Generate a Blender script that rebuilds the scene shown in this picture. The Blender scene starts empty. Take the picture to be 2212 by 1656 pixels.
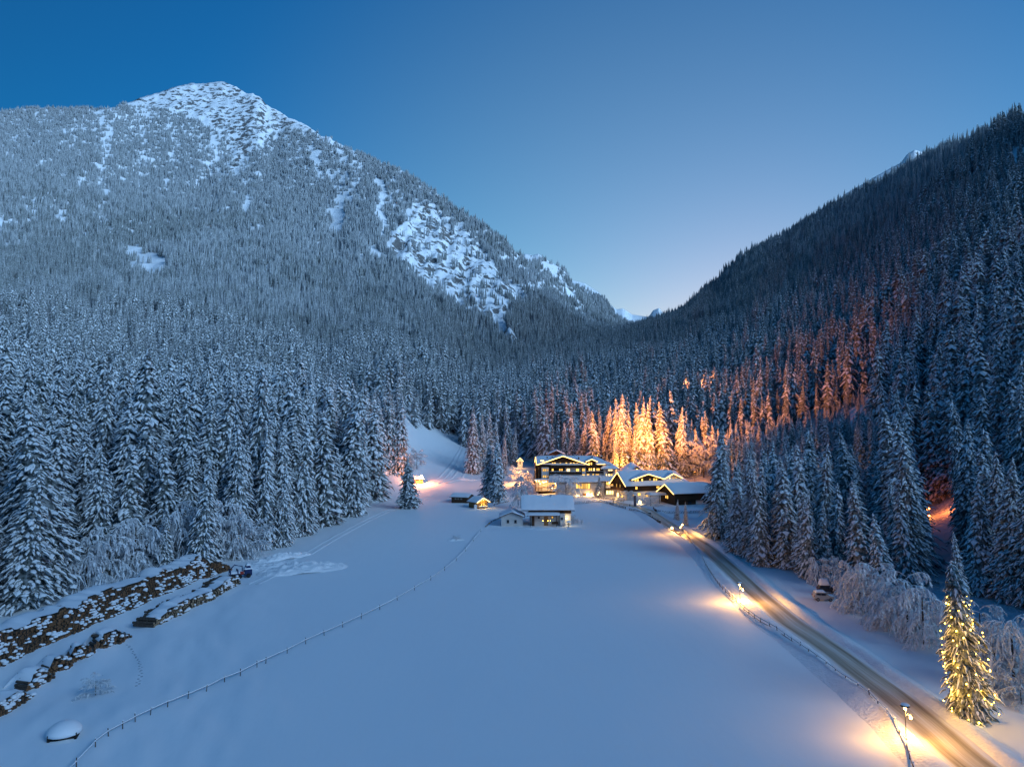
import bpy, math, random
import numpy as np
from mathutils import Vector, Matrix
rng = np.random.default_rng(7); random.seed(7)
scene = bpy.context.scene
COL = scene.collection

# ------------------------------------------------------------------ camera
CAM_Z, PITCH, FPX = 34.0, math.radians(3.8), 1474.0
cam_d = bpy.data.cameras.new('camera'); cam = bpy.data.objects.new('camera', cam_d)
COL.objects.link(cam); scene.camera = cam
cam_d.sensor_width = 36; cam_d.lens = 36 * FPX / 2211.0
cam_d.clip_start = 0.5; cam_d.clip_end = 40000
cam.location = (0, 0, CAM_Z); cam.rotation_euler = (math.radians(90) + PITCH, 0, 0)
# ------------------------------------------------------------------ sky, sun, exposure
SUN_EL, SUN_ROT = -0.6, 20.0
world = bpy.data.worlds.new('World'); scene.world = world; world.use_nodes = True
wn, wl = world.node_tree.nodes, world.node_tree.links
bg = wn['Background']
sky = wn.new('ShaderNodeTexSky'); sky.sky_type = 'NISHITA'; sky.sun_disc = False
sky.sun_elevation = math.radians(SUN_EL); sky.sun_rotation = math.radians(SUN_ROT)
sky.altitude = 1000; sky.ozone_density = 5.0; sky.dust_density = 0.6; sky.air_density = 1.0
tint = wn.new('ShaderNodeMix'); tint.data_type = 'RGBA'; tint.blend_type = 'MULTIPLY'; tint.inputs[0].default_value = 1.0
# the last light over the end of the valley: a broad, smooth paling towards one point of the horizon
wtc = wn.new('ShaderNodeTexCoord'); wdot = wn.new('ShaderNodeVectorMath'); wdot.operation = 'DOT_PRODUCT'
wdot.inputs[1].default_value = Vector((0.24, 1.0, 0.10)).normalized()
wl.new(wtc.outputs['Generated'], wdot.inputs[0])
wr = wn.new('ShaderNodeValToRGB'); wr.color_ramp.interpolation = 'EASE'
wr.color_ramp.elements[0].position = 0.72; wr.color_ramp.elements[0].color = (0.40, 1.36, 0.87, 1)
wr.color_ramp.elements[1].position = 1.0; wr.color_ramp.elements[1].color = (2.7, 1.80, 0.78, 1)
wl.new(wdot.outputs['Value'], wr.inputs[0])
wl.new(sky.outputs[0], tint.inputs[6]); wl.new(wr.outputs[0], tint.inputs[7]); wl.new(tint.outputs[2], bg.inputs[0])
bg.inputs[1].default_value = 0.44
sun_d = bpy.data.lights.new('sun', 'SUN'); sun = bpy.data.objects.new('sun', sun_d); COL.objects.link(sun)
sun_d.energy = 1.75; sun_d.angle = math.radians(44); sun_d.color = (0.43, 0.69, 1.0)
# the glow of the dusk horizon comes from the right, over the shaded ridge
sun.rotation_euler = Vector((-0.78, 0.56, -0.29)).to_track_quat('-Z', 'Y').to_euler()
vs = scene.view_settings
vs.view_transform = 'Standard'; vs.look = 'None'; vs.gamma = 1; vs.exposure = 1.35; vs.use_curve_mapping = False
scene.cycles.use_denoising = True
scene.cycles.max_bounces = 5; scene.cycles.diffuse_bounces = 3; scene.cycles.glossy_bounces = 2
scene.cycles.transmission_bounces = 3; scene.cycles.sample_clamp_indirect = 6
scene.cycles.use_light_tree = True

# ------------------------------------------------------------------ helpers
def link(o, parent=None):
    COL.objects.link(o)
    if parent is not None: o.parent = parent
    return o

def tag(o, label=None, cat=None, group=None, kind=None):
    if label: o['label'] = label
    if cat: o['category'] = cat
    if group: o['group'] = group
    if kind: o['kind'] = kind
    return o

def thing(name, label, cat, loc=(0, 0, 0), rz=0.0, group=None):
    o = bpy.data.objects.new(name, None); o.location = loc; o.rotation_euler = (0, 0, rz)
    o.empty_display_size = 0.2
    link(o); return tag(o, label, cat, group)

def view_point(px, py, d):
    """the place at distance d (along +Y) seen at a given spot of the 2211 x 1656 photograph"""
    xc = (np.asarray(px, float) - 1105.5) / FPX; yc = (828 - np.asarray(py, float)) / FPX
    dy = math.cos(PITCH) - yc * math.sin(PITCH); dz = math.sin(PITCH) + yc * math.cos(PITCH)
    k = d / dy
    return xc * k, np.asarray(d, float) + 0 * xc, CAM_Z + dz * k

def project(x, y, z):
    z = np.asarray(z, float) - CAM_Z; y = np.asarray(y, float)
    f = y * math.cos(PITCH) + z * math.sin(PITCH); u = -y * math.sin(PITCH) + z * math.cos(PITCH)
    return 1105.5 + FPX * np.asarray(x, float) / f, 828 - FPX * u / f

def pchip(xk, yk, x):
    xk = np.asarray(xk, float); yk = np.asarray(yk, float)
    h = np.diff(xk); dl = np.diff(yk) / h
    m = np.zeros_like(yk); m[0] = dl[0]; m[-1] = dl[-1]
    for i in range(1, len(xk) - 1):
        if dl[i-1] * dl[i] > 0:
            w1 = 2*h[i] + h[i-1]; w2 = h[i] + 2*h[i-1]
            m[i] = (w1 + w2) / (w1/dl[i-1] + w2/dl[i])
    x = np.clip(x, xk[0], xk[-1])
    i = np.clip(np.searchsorted(xk, x) - 1, 0, len(h) - 1)
    t = (x - xk[i]) / h[i]; t2 = t*t; t3 = t2*t
    return (2*t3-3*t2+1)*yk[i] + (t3-2*t2+t)*h[i]*m[i] + (-2*t3+3*t2)*yk[i+1] + (t3-t2)*h[i]*m[i+1]

_perm = rng.random((256, 256))
def vnoise(x, y):
    xi = np.floor(x).astype(int); yi = np.floor(y).astype(int); fx = x - xi; fy = y - yi
    fx = fx*fx*(3-2*fx); fy = fy*fy*(3-2*fy)
    g = lambda a, b: _perm[a & 255, b & 255]
    return (g(xi, yi)*(1-fx) + g(xi+1, yi)*fx)*(1-fy) + (g(xi, yi+1)*(1-fx) + g(xi+1, yi+1)*fx)*fy
def fbm(x, y, o=4):
    s = 0; a = 0.5
    for i in range(o):
        s = s + a * (vnoise(x*2**i + 17.3*i, y*2**i + 9.1*i) - 0.5); a *= 0.55
    return s

def inside(px, py, poly):
    r = np.zeros(px.shape, bool); n = len(poly)
    for i in range(n):
        x1, y1 = poly[i]; x2, y2 = poly[(i+1) % n]
        if y1 == y2: continue
        c = ((y1 > py) != (y2 > py)) & (px < (x2-x1)*(py-y1)/(y2-y1) + x1)
        r ^= c
    return r

def mesh_from(name, V, F, mats=(), mat_idx=None, smooth=False):
    me = bpy.data.meshes.new(name)
    me.from_pydata(V if isinstance(V, list) else V.tolist(), [], F if isinstance(F, list) else F.tolist())
    for m in mats: me.materials.append(m)
    if mat_idx is not None: me.polygons.foreach_set('material_index', np.asarray(mat_idx, np.int32))
    if smooth: me.polygons.foreach_set('use_smooth', np.ones(len(me.polygons), bool))
    me.update(); return me

def grid_mesh(name, X, Y, Z, mats, smooth=True):
    ns, nu = X.shape
    me = bpy.data.meshes.new(name)
    co = np.stack([X, Y, Z], -1).reshape(-1, 3).astype(np.float32)
    i = np.arange(ns*nu).reshape(ns, nu)
    q = np.stack([i[:-1, :-1], i[:-1, 1:], i[1:, 1:], i[1:, :-1]], -1).reshape(-1, 4).astype(np.int32)
    me.vertices.add(len(co)); me.vertices.foreach_set('co', co.ravel())
    me.loops.add(q.size); me.loops.foreach_set('vertex_index', q.ravel())
    me.polygons.add(len(q)); me.polygons.foreach_set('loop_start', np.arange(0, q.size, 4, dtype=np.int32))
    me.polygons.foreach_set('use_smooth', np.full(len(q), smooth))
    for m in mats: me.materials.append(m)
    me.update(calc_edges=True); me.validate()
    return me

# ------------------------------------------------------------------ materials
def mat(name, col, rough=0.7, emit=None, es=0.0, spec=0.3, metal=0.0):
    m = bpy.data.materials.new(name); m.use_nodes = True
    b = m.node_tree.nodes['Principled BSDF']
    b.inputs['Base Color'].default_value = (*col, 1); b.inputs['Roughness'].default_value = rough
    b.inputs['Specular IOR Level'].default_value = spec; b.inputs['Metallic'].default_value = metal
    if emit: b.inputs['Emission Color'].default_value = (*emit, 1); b.inputs['Emission Strength'].default_value = es
    return m
def noisy(m, c1, c2, scale=2.0, detail=4, bump=0.0, bscale=None, stretch=(1, 1, 1), obj=True, dist=0.05):
    nt = m.node_tree; n, l = nt.nodes, nt.links; b = n['Principled BSDF']
    tc = n.new('ShaderNodeTexCoord'); mp = n.new('ShaderNodeMapping'); mp.inputs['Scale'].default_value = stretch
    l.new(tc.outputs['Object'], mp.inputs[0])
    nz = n.new('ShaderNodeTexNoise'); nz.inputs['Scale'].default_value = scale; nz.inputs['Detail'].default_value = detail
    l.new(mp.outputs[0], nz.inputs['Vector'])
    cr = n.new('ShaderNodeValToRGB'); cr.color_ramp.elements[0].position = 0.35; cr.color_ramp.elements[1].position = 0.65
    cr.color_ramp.elements[0].color = (*c1, 1); cr.color_ramp.elements[1].color = (*c2, 1)
    l.new(nz.outputs[0], cr.inputs[0]); l.new(cr.outputs[0], b.inputs['Base Color'])
    if bump:
        nb = n.new('ShaderNodeTexNoise'); nb.inputs['Scale'].default_value = bscale or scale; nb.inputs['Detail'].default_value = 5
        l.new(mp.outputs[0], nb.inputs['Vector'])
        bp = n.new('ShaderNodeBump'); bp.inputs['Strength'].default_value = bump; bp.inputs['Distance'].default_value = dist
        l.new(nb.outputs[0], bp.inputs['Height']); l.new(bp.outputs[0], b.inputs['Normal'])
    return m
SNOW = noisy(mat('snow', (.8, .83, .87), .75, spec=.2), (.84, .87, .91), (.90, .92, .95), 0.08, 5, 0.25, 1.2, dist=0.15)
FIELD = noisy(mat('field_snow', (.8, .83, .87), .75, spec=.2), (.89, .92, .95), (.93, .95, .97), 0.03, 6, 0.25, 0.22, (1, .4, 1), dist=0.5)
TREE_SNOW = noisy(mat('tree_snow', (.8, .83, .87), .8, spec=.15), (.78, .81, .85), (.88, .91, .94), 30, 3)
NEEDLE = noisy(mat('needles', (.03, .045, .03), .85, spec=.15), (.045, .060, .054), (.30, .33, .34), 45, 3)
RIME = noisy(mat('rimed_needles', (.4, .43, .45), .85, spec=.15), (.10, .12, .125), (.50, .53, .56), 40, 3)
RIME2 = noisy(mat('frosted_needles', (.2, .22, .22), .85, spec=.15), (.055, .07, .07), (.34, .37, .38), 40, 3)
BARK = noisy(mat('bark', (.07, .05, .04), .9), (.04, .03, .025), (.11, .085, .065), 6, 4, .4, 12)
FROST = noisy(mat('frost', (.66, .70, .74), .85, spec=.15), (.58, .60, .63), (.85, .88, .91), 18, 3)
# mountain ground: snow with rock where the attribute says so, broken by noise and steepness
MTN = mat('mountain_snow_and_rock', (.8, .83, .87), .8, spec=.2)
def _mtn():
    nt = MTN.node_tree; n, l = nt.nodes, nt.links; b = n['Principled BSDF']
    at = n.new('ShaderNodeAttribute'); at.attribute_name = 'rock'
    geo = n.new('ShaderNodeNewGeometry'); tc = n.new('ShaderNodeTexCoord')
    nz = n.new('ShaderNodeTexNoise'); nz.inputs['Scale'].default_value = 0.034; nz.inputs['Detail'].default_value = 9; nz.inputs['Roughness'].default_value = .68
    mp = n.new('ShaderNodeMapping'); mp.inputs['Scale'].default_value = (1, 1, .42)
    l.new(tc.outputs['Object'], mp.inputs[0]); l.new(mp.outputs[0], nz.inputs['Vector'])
    sx = n.new('ShaderNodeSeparateXYZ'); l.new(geo.outputs['Normal'], sx.inputs[0])
    # rock = smoothstep( noise + attr*.32 + (0.62 - nz)*.5 )
    m1 = n.new('ShaderNodeMath'); m1.operation = 'MULTIPLY_ADD'; m1.inputs[1].default_value = 0.10
    l.new(at.outputs['Fac'], m1.inputs[0]); l.new(nz.outputs[0], m1.inputs[2])
    m2 = n.new('ShaderNodeMath'); m2.operation = 'MULTIPLY_ADD'; m2.inputs[1].default_value = -0.42
    l.new(sx.outputs[2], m2.inputs[0]); l.new(m1.outputs[0], m2.inputs[2])
    mr = n.new('ShaderNodeMapRange'); mr.interpolation_type = 'SMOOTHSTEP'
    mr.inputs[1].default_value = 0.345; mr.inputs[2].default_value = 0.40
    l.new(m2.outputs[0], mr.inputs[0])
    mul = n.new('ShaderNodeMath'); mul.operation = 'MULTIPLY'; mul.use_clamp = True
    gt = n.new('ShaderNodeMath'); gt.operation = 'MULTIPLY'; gt.inputs[1].default_value = 6; gt.use_clamp = True
    l.new(at.outputs['Fac'], gt.inputs[0]); l.new(gt.outputs[0], mul.inputs[1]); l.new(mr.outputs[0], mul.inputs[0])
    n2 = n.new('ShaderNodeTexNoise'); n2.inputs['Scale'].default_value = 0.2; n2.inputs['Detail'].default_value = 6
    l.new(tc.outputs['Object'], n2.inputs['Vector'])
    cr = n.new('ShaderNodeValToRGB'); cr.color_ramp.elements[0].color = (.05, .052, .058, 1); cr.color_ramp.elements[1].color = (.22, .215, .21, 1)
    l.new(n2.outputs[0], cr.inputs[0])
    mx = n.new('ShaderNodeMix'); mx.data_type = 'RGBA'; mx.inputs[6].default_value = (.87, .89, .92, 1)
    l.new(cr.outputs[0], mx.inputs[7]); l.new(mul.outputs[0], mx.inputs[0]); l.new(mx.outputs[2], b.inputs['Base Color'])
    bp = n.new('ShaderNodeBump'); bp.inputs['Strength'].default_value = .7; bp.inputs['Distance'].default_value = 9
    l.new(nz.outputs[0], bp.inputs['Height']); l.new(bp.outputs[0], b.inputs['Normal'])
_mtn()

# ------------------------------------------------------------------ terrain
class Loft:
    """hillside given by rows of points from its foot to its ridge"""
    def __init__(self, columns, ridge=None, nu=520, ns=330, power=1.0, sink=0.8):
        rows = list(zip(*[[(px, py, d) for py, d in c] for px, c in columns]))
        if ridge is not None: rows[-1] = ridge
        K = []
        for r in rows:
            a = np.array(r, float); x, y, z = view_point(a[:, 0], a[:, 1], a[:, 2])
            K.append((x/y, np.log(y), z))
        u0 = max(k[0][0] for k in K); u1 = min(k[0][-1] for k in K)
        U = np.linspace(u0, u1, nu)
        LD = np.array([pchip(k[0], k[1], U) for k in K]); ZK = np.array([pchip(k[0], k[2], U) for k in K])
        s = np.linspace(0, 1, ns)
        D = np.zeros((ns, nu)); Z = np.zeros((ns, nu))
        for j in range(nu):
            ld = LD[0, j] + (LD[-1, j] - LD[0, j]) * s
            lk = np.maximum.accumulate(LD[:, j] + np.arange(len(K))*1e-6)
            D[:, j] = np.exp(ld); Z[:, j] = pchip(np.exp(lk), ZK[:, j], D[:, j])
        self.X = D * U[None, :]; self.Y = D; self.Z = Z; self.S = np.repeat(s[:, None], nu, 1)
        self.Z[0] -= sink
    def add_back(self, n=14, drop=0.55):
        """let the far side of the ridge fall away again"""
        X, Y, Z = [self.X], [self.Y], [self.Z]
        for i in range(1, n+1):
            k = 1 + 0.022*i
            X.append(self.X[-1:]*k); Y.append(self.Y[-1:]*k)
            Z.append(self.Z[-1:] - drop*(np.hypot(self.X[-1:], self.Y[-1:])*(k-1)) - 0.6*i)
        return np.vstack(X), np.vstack(Y), np.vstack(Z)

L_COL = [
 (-1100, [(2300, 40), (1900, 70), (1500, 130), (1200, 220), (900, 420), (650, 700), (520, 1000), (420, 1400)]),
 (-450, [(1480, 90), (1260, 150), (1030, 240), (880, 390), (730, 620), (590, 1100), (450, 1700), (330, 2400)]),
 (0,    [(1312, 130), (1150, 190), (960, 300), (830, 480), (700, 750), (568, 1375), (400, 2100), (236, 2900)]),
 (250,  [(1262, 148), (1120, 225), (980, 320), (860, 490), (740, 790), (590, 1400), (430, 2200), (236, 3000)]),
 (500,  [(1222, 172), (1100, 260), (1000, 350), (900, 480), (800, 720), (650, 1270), (430, 2350), (182, 3600)]),
 (700,  [(1135, 240), (1060, 310), (980, 400), (890, 560), (800, 820), (650, 1450), (470, 2300), (300, 3000)]),
 (800,  [(1088, 318), (1010, 385), (910, 490), (820, 720), (720, 1100), (600, 1650), (480, 2200), (345, 2850)]),
 (870,  [(905, 455), (890, 500), (850, 620), (790, 850), (700, 1250), (600, 1700), (490, 2200), (372, 2700)]),
 (940,  [(930, 525), (905, 590), (850, 740), (780, 960), (700, 1300), (610, 1750), (520, 2150), (417, 2550)]),
 (1000, [(938, 600), (890, 740), (830, 920), (760, 1180), (690, 1500), (610, 1850), (540, 2150), (462, 2450)]),
 (1120, [(880, 800), (840, 930), (800, 1100), (750, 1350), (700, 1600), (640, 1900), (590, 2150), (550, 2400)]),
 (1240, [(800, 1200), (780, 1350), (755, 1530), (730, 1700), (700, 1950), (680, 2200), (650, 2500), (615, 3000)]),
 (1370, [(735, 1800), (730, 1950), (726, 2100), (722, 2300), (717, 2550), (712, 2800), (708, 3200), (704, 3600)]),
 (1480, [(760, 1900), (758, 2050), (756, 2200), (754, 2400), (752, 2650), (750, 2900), (748, 3300), (745, 3700)]),
]
L_RIDGE = [(-1100, 420, 1400), (-450, 330, 2400), (-150, 250, 2750), (0, 240, 2900), (60, 234, 2950), (120, 233, 2980), (180, 235, 3000), (250, 231, 3050), (265, 223, 3150),
 (300, 211, 3300), (340, 199, 3400), (380, 188, 3500), (420, 180, 3600), (470, 177, 3650), (490, 180, 3650), (520, 196, 3550),
 (560, 211, 3450), (575, 229, 3420), (600, 244, 3400), (620, 254, 3300), (660, 269, 3200), (700, 294, 3050), (760, 322, 2950), (820, 353, 2850),
 (880, 375, 2700), (920, 403, 2600), (980, 448, 2500), (1040, 485, 2400), (1090, 522, 2350), (1120, 550, 2400), (1140, 566, 2500), (1165, 560, 2800),
 (1200, 575, 2900), (1218, 585, 2950), (1240, 614, 3000), (1275, 630, 3200), (1300, 641, 3300), (1318, 664, 3400), (1345, 692, 3500), (1370, 706, 3600), (1480, 745, 3700)]
R_COL = [
 (1000, [(968, 520), (945, 590), (925, 660), (905, 740), (890, 820), (880, 880), (875, 920), (872, 960)]),
 (1080, [(958, 520), (935, 570), (908, 640), (885, 730), (865, 810), (855, 860), (848, 910), (842, 960)]),
 (1200, [(1005, 425), (965, 480), (920, 560), (875, 700), (842, 850), (817, 960), (797, 1060), (787, 1160)]),
 (1365, [(1046, 362), (985, 430), (925, 520), (865, 680), (815, 880), (775, 1150), (742, 1500), (716, 1850)]),
 (1480, [(1050, 355), (990, 420), (905, 545), (830, 740), (760, 1050), (715, 1380), (690, 1650), (668, 1950)]),
 (1540, [(1085, 310), (1020, 380), (910, 530), (820, 720), (735, 1030), (680, 1400), (645, 1700), (616, 1950)]),
 (1600, [(1195, 185), (1100, 285), (990, 400), (900, 520), (800, 720), (715, 1000), (625, 1500), (559, 1950)]),
 (1700, [(1240, 160), (1130, 250), (1000, 355), (890, 480), (780, 660), (680, 920), (585, 1380), (510, 1850)]),
 (1800, [(1295, 135), (1160, 218), (1000, 315), (885, 430), (765, 600), (655, 850), (545, 1250), (450, 1700)]),
 (2000, [(1400, 106), (1205, 178), (1010, 260), (850, 350), (705, 480), (565, 700), (445, 1000), (348, 1350)]),
 (2211, [(1490, 88), (1290, 135), (1020, 200), (810, 280), (655, 370), (505, 520), (378, 750), (260, 1000)]),
 (2700, [(1700, 66), (1450, 95), (1150, 140), (850, 200), (600, 270), (400, 380), (200, 530), (20, 700)]),
 (3300, [(2100, 44), (1700, 66), (1250, 100), (800, 150), (450, 210), (200, 290), (-50, 400), (-300, 520)]),
]
R_RIDGE = [(1000, 872, 960), (1080, 842, 960), (1200, 787, 1160), (1365, 716, 1850), (1440, 690, 1900), (1480, 670, 1950), (1500, 654, 1950), (1540, 618, 1950), (1570, 589, 1950), (1610, 554, 1920),
 (1660, 528, 1880), (1700, 508, 1850), (1740, 484, 1800), (1780, 459, 1740), (1830, 434, 1660), (1870, 412, 1600), (1900, 400, 1550), (1960, 363, 1420),
 (2000, 345, 1350), (2040, 327, 1280), (2100, 305, 1180), (2150, 283, 1090), (2211, 262, 1000), (2700, 20, 700), (3300, -300, 520)]
# valley floor
G_COL = [
 (-1500, [0, 0, 0, 0, 0]), ]
def ground_knots():
    # px : list of (d, z) from near to far
    f = lambda *p: [(12, 0.0), (60, 0.0), (130, 0.0)] + list(p)
    flat = f((240, 0), (330, 0), (420, 1), (520, 2), (640, 3))
    slope = lambda l: [(d, float(view_point(0, py, d)[2])) for py, d in l]
    T = {-3000: flat, -400: flat, 600: flat, 740: f((240, 0), (320, 0.5), (400, 8), (480, 20), (600, 34)),
         800: f((240, 0), (316, 0), *slope([(1000, 392), (925, 455), (870, 560)])),
         850: f((240, 0), (316, 0), *slope([(1012, 382), (915, 440), (850, 560)])),
         900: f((240, 0), (322, .3), *slope([(1034, 385), (955, 455), (890, 560)])),
         960: f((240, 0), (322, .5), *slope([(1034, 385), (975, 475), (915, 600)])),
         1010: f((240, 0), (330, 1), *slope([(1034, 398), (985, 490), (925, 630)])),
         1100: f((240, 0), (325, 1), *slope([(1040, 385), (1000, 460), (945, 600)])),
         1200: f((240, 0), (310, 1.2), *slope([(1057, 345), (1020, 420), (985, 560)])),
         1300: f((240, 0), (310, 1.2), *slope([(1060, 340), (1040, 390), (1010, 520)])),
         1400: f((240, 0), (300, 1.2), (330, 3.5), (380, 7), (560, 16)),
         1530: f((220, 0), (290, 1.0), (330, 2.5), (380, 6), (560, 10)),
         1650: flat, 2300: flat, 6000: flat}
    return T
def build_ground():
    T = ground_knots(); pxs = sorted(T); U = np.linspace(-2.6, 2.6, 620); DD = np.exp(np.linspace(math.log(8), math.log(640), 300))
    uk = np.array([(p-1105.5)/FPX for p in pxs])
    colz = np.array([pchip([k[0] for k in T[p]], [k[1] for k in T[p]], DD) for p in pxs])   # (npx, nd)
    Z = np.array([np.interp(U, uk, colz[:, i]) for i in range(len(DD))])
    for _ in range(3): Z[:, 1:-1] = (Z[:, :-2] + 2*Z[:, 1:-1] + Z[:, 2:])/4
    X = DD[:, None]*U[None, :]; Y = np.repeat(DD[:, None], len(U), 1)
    px = 1105.5 + FPX*U[None, :] + 0*Y
    rough = np.clip((700 - px)/250, 0, 1)*np.clip((Y-50)/40, 0, 1)           # wind drifts on the left meadow
    Z = Z + 0.18*fbm(X/35, Y/50, 3) + rough*(1.5*fbm((X+.6*Y)/7, (Y-.6*X)/22, 4) + .55*fbm((X+.5*Y)/2.4, (Y-.5*X)/9, 3))
    hill = np.clip((Z-2)/10, 0, 1); Z = Z + hill*1.6*fbm(X/18, Y/30, 4)
    return U, np.log(DD), X, Y, Z
GU, GLD, GX, GY, GZ = build_ground()
def ground(x, y):
    x = np.asarray(x, float); y = np.maximum(np.asarray(y, float), 8.1)
    fu = np.clip((x/y - GU[0])/(GU[1]-GU[0]), 0, len(GU)-1.001); fd = np.clip((np.log(y) - GLD[0])/(GLD[1]-GLD[0]), 0, len(GLD)-1.001)
    i = fd.astype(int); j = fu.astype(int); a = fd-i; b = fu-j
    return (GZ[i, j]*(1-a)*(1-b) + GZ[i+1, j]*a*(1-b) + GZ[i, j+1]*(1-a)*b + GZ[i+1, j+1]*a*b)
def on_ground(px, py):
    """ground point seen at that spot of the photograph"""
    lo, hi = 20.0, 640.0
    f = lambda d: (lambda p: p[2] - float(ground(p[0], p[1])))(tuple(float(v) for v in view_point(px, py, d)))
    ds = np.exp(np.linspace(math.log(lo), math.log(hi), 240)); prev = ds[0]
    for d in ds[1:]:
        if f(d) <= 0:
            a, b = prev, d
            for _ in range(30):
                m = (a+b)/2
                if f(m) > 0: a = m
                else: b = m
            x, y, z = view_point(px, py, b); return float(x), float(y), float(ground(x, y))
        prev = d
    x, y, z = view_point(px, py, hi); return float(x), float(y), float(z)
left = Loft(L_COL, L_RIDGE); right = Loft(R_COL, R_RIDGE, nu=420, ns=260)

ZD = lambda zx, zy: (758 + .2289*zx, 379 + .2289*zy)
CLIFF = [ZD(*p) for p in [(600,230),(820,300),(900,470),(960,560),(1050,430),(1250,680),(1380,860),(1400,980),(1500,1000),(1620,1100),(1640,1230),(1420,1290),(1560,1480),(1580,1640),(1400,1500),(1370,1350),(1100,1360),(980,1260),(950,1150),(700,1080),(600,1010),(480,850),(350,690),(400,440),(560,420)]]
PEAK = [(262,190),(275,228),(300,232),(330,243),(370,246),(410,252),(440,268),(465,290),(486,320),(490,350),(478,392),(512,382),(545,335),(580,300),(620,282),(690,299),(720,318),(700,260),(560,160),(400,150)]
CLEARINGS = [
 [(256,530),(300,532),(362,556),(358,604),(318,606),(275,580)],
 [(668,305),(690,325),(702,382),(688,388),(674,345)],
 [(715,440),(748,442),(738,495),(714,512),(708,470)],
 [(818,380),(838,410),(836,470),(822,525),(812,470)],
 [(735,418),(770,425),(765,440),(738,436)],
 [ZD(90,660),ZD(240,700),ZD(370,790),ZD(340,830),ZD(200,760)],
 [ZD(1800,860),ZD(1930,860),ZD(1990,1000),ZD(2100,1130),ZD(2200,1290),ZD(2020,1100),ZD(1900,980)],
 [ZD(1330,1340),ZD(1450,1350),ZD(1600,1560),ZD(1640,1660),ZD(1500,1620)],
 [ZD(240,30),ZD(310,40),ZD(350,330),ZD(260,480),ZD(250,400),ZD(320,200)],
]
def relief(L, kind):
    X, Y, Z, S = L.X, L.Y, L.Z, L.S
    env = np.clip(S/0.25, 0, 1)**1.5 * (1 - 0.75*np.clip((S-0.75)/0.25, 0, 1))
    big = fbm(X/520+3, Y/700+5, 4); rib = fbm(X/130 + 0.25*Y/130, Y/900+2, 3); fine = fbm(X/60, Y/90, 4)
    amp = np.clip(Y/2000, 0, 1.2)
    wf = np.clip(1 - S/0.06, 0, 1)*(Y < 600); Z = Z*(1-wf) + (ground(X, Y) - 1.0)*wf
    L.Z = Z + env*amp*(85*big + 70*rib + 16*fine)
    px, py = project(X, Y, L.Z)
    rock = np.zeros(X.shape)
    if kind == 'left':
        peak = inside(px, py+4, PEAK); cl = inside(px, py, CLIFF)
        rock[peak] = 1.6; rock[cl] = 1.7
        for c in CLEARINGS[2:3]+CLEARINGS[5:7]: rock[inside(px, py, c)] = 0.8
        hi = (px > 1125) & (S > 0.55); rock[hi] = np.maximum(rock[hi], 1.0)
        # cliff steps
        st = 30*fbm(X/34, L.Z/110, 4) + 12*np.abs(fbm(X/30+7, L.Z/16, 3))
        L.Z = L.Z + np.where(cl, st*1.7, 0) + np.where(peak, 30*fbm(X/90, Y/120, 5)+16*np.abs(fbm(X/45, Y/170, 3)), 0)
        from_edge = np.clip((S-0.97)/0.03, 0, 1)
        L.Z = L.Z + from_edge*(6*fbm(px/9, px*0+3, 3))
        # soften the masks
        for _ in range(2):
            rock[1:-1, 1:-1] = (rock[1:-1, 1:-1]*2 + rock[:-2, 1:-1] + rock[2:, 1:-1] + rock[1:-1, :-2] + rock[1:-1, 2:])/6
    L.rock = rock; L.px, L.py = px, py
relief(left, 'left'); relief(right, 'right')

def loft_object(L, name, drop):
    X, Y, Z = L.add_back(drop=drop)
    me = grid_mesh(name, X, Y, Z, [MTN])
    a = me.attributes.new('rock', 'FLOAT', 'POINT')
    rk = np.vstack([L.rock] + [L.rock[-1:]]*(X.shape[0]-L.rock.shape[0]))
    a.data.foreach_set('value', rk.ravel().astype(np.float32))
    o = link(bpy.data.objects.new(name, me)); return tag(o, kind='structure')
loft_object(left, 'mountain', 0.5); loft_object(right, 'mountain_slope', 0.45)

# the right hillside goes on unseen behind the viewer, added to shade the valley
def back_slope():
    n, m = 50, 40
    yy = np.linspace(-2600, 60, n)[:, None]; ss = np.linspace(0, 1, m)[None, :]
    X = 78 + 980*ss + 0*yy + 12*fbm(yy/90, ss*3, 3); Y = yy + 0*ss
    Z = -1 + 640*ss**1.35 + 60*np.clip(ss*3, 0, 1)*fbm(X/200, Y/200, 4)
    Z = np.where(ss > .93, Z - (ss-.93)*1500, Z)
    L = Loft.__new__(Loft); L.X, L.Y, L.Z = X, Y, Z; L.rock = np.zeros(X.shape)
    me = grid_mesh('mountain_slope', X, Y, Z, [MTN]); tag(link(bpy.data.objects.new('mountain_slope', me)), kind='structure')
back_slope()

# far snowy peaks closing the valley, and the bare ridge behind the right slope
def ridge_range(name, pts, d, foot_py, foot_d, rock, seed, amp, nu=220, ns=90):
    a = np.array(pts, float); px = np.linspace(a[0, 0], a[-1, 0], nu); py = np.interp(px, a[:, 0], a[:, 1])
    x1, y1, z1 = view_point(px, py, d); x0, y0, z0 = view_point(px, np.full(nu, foot_py, float), foot_d)
    s = np.linspace(0, 1, ns)[:, None]
    X = x0 + (x1-x0)*s; Y = y0 + (y1-y0)*s; Z = z0 + (z1-z0)*s**1.25
    env = np.sin(np.pi*np.clip(s, 0, 1))*0.9 + 0.1*s
    Z = Z + env*amp*(2*fbm(X/(amp*9)+seed, Y/(amp*14), 5) + fbm(X/(amp*2.5), Z/(amp*2.5)+seed, 4))
    L = Loft.__new__(Loft); L.X, L.Y, L.Z = X, Y, Z; L.rock = np.full(X.shape, rock)
    loft_object(L, name, 0.5)
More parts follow.
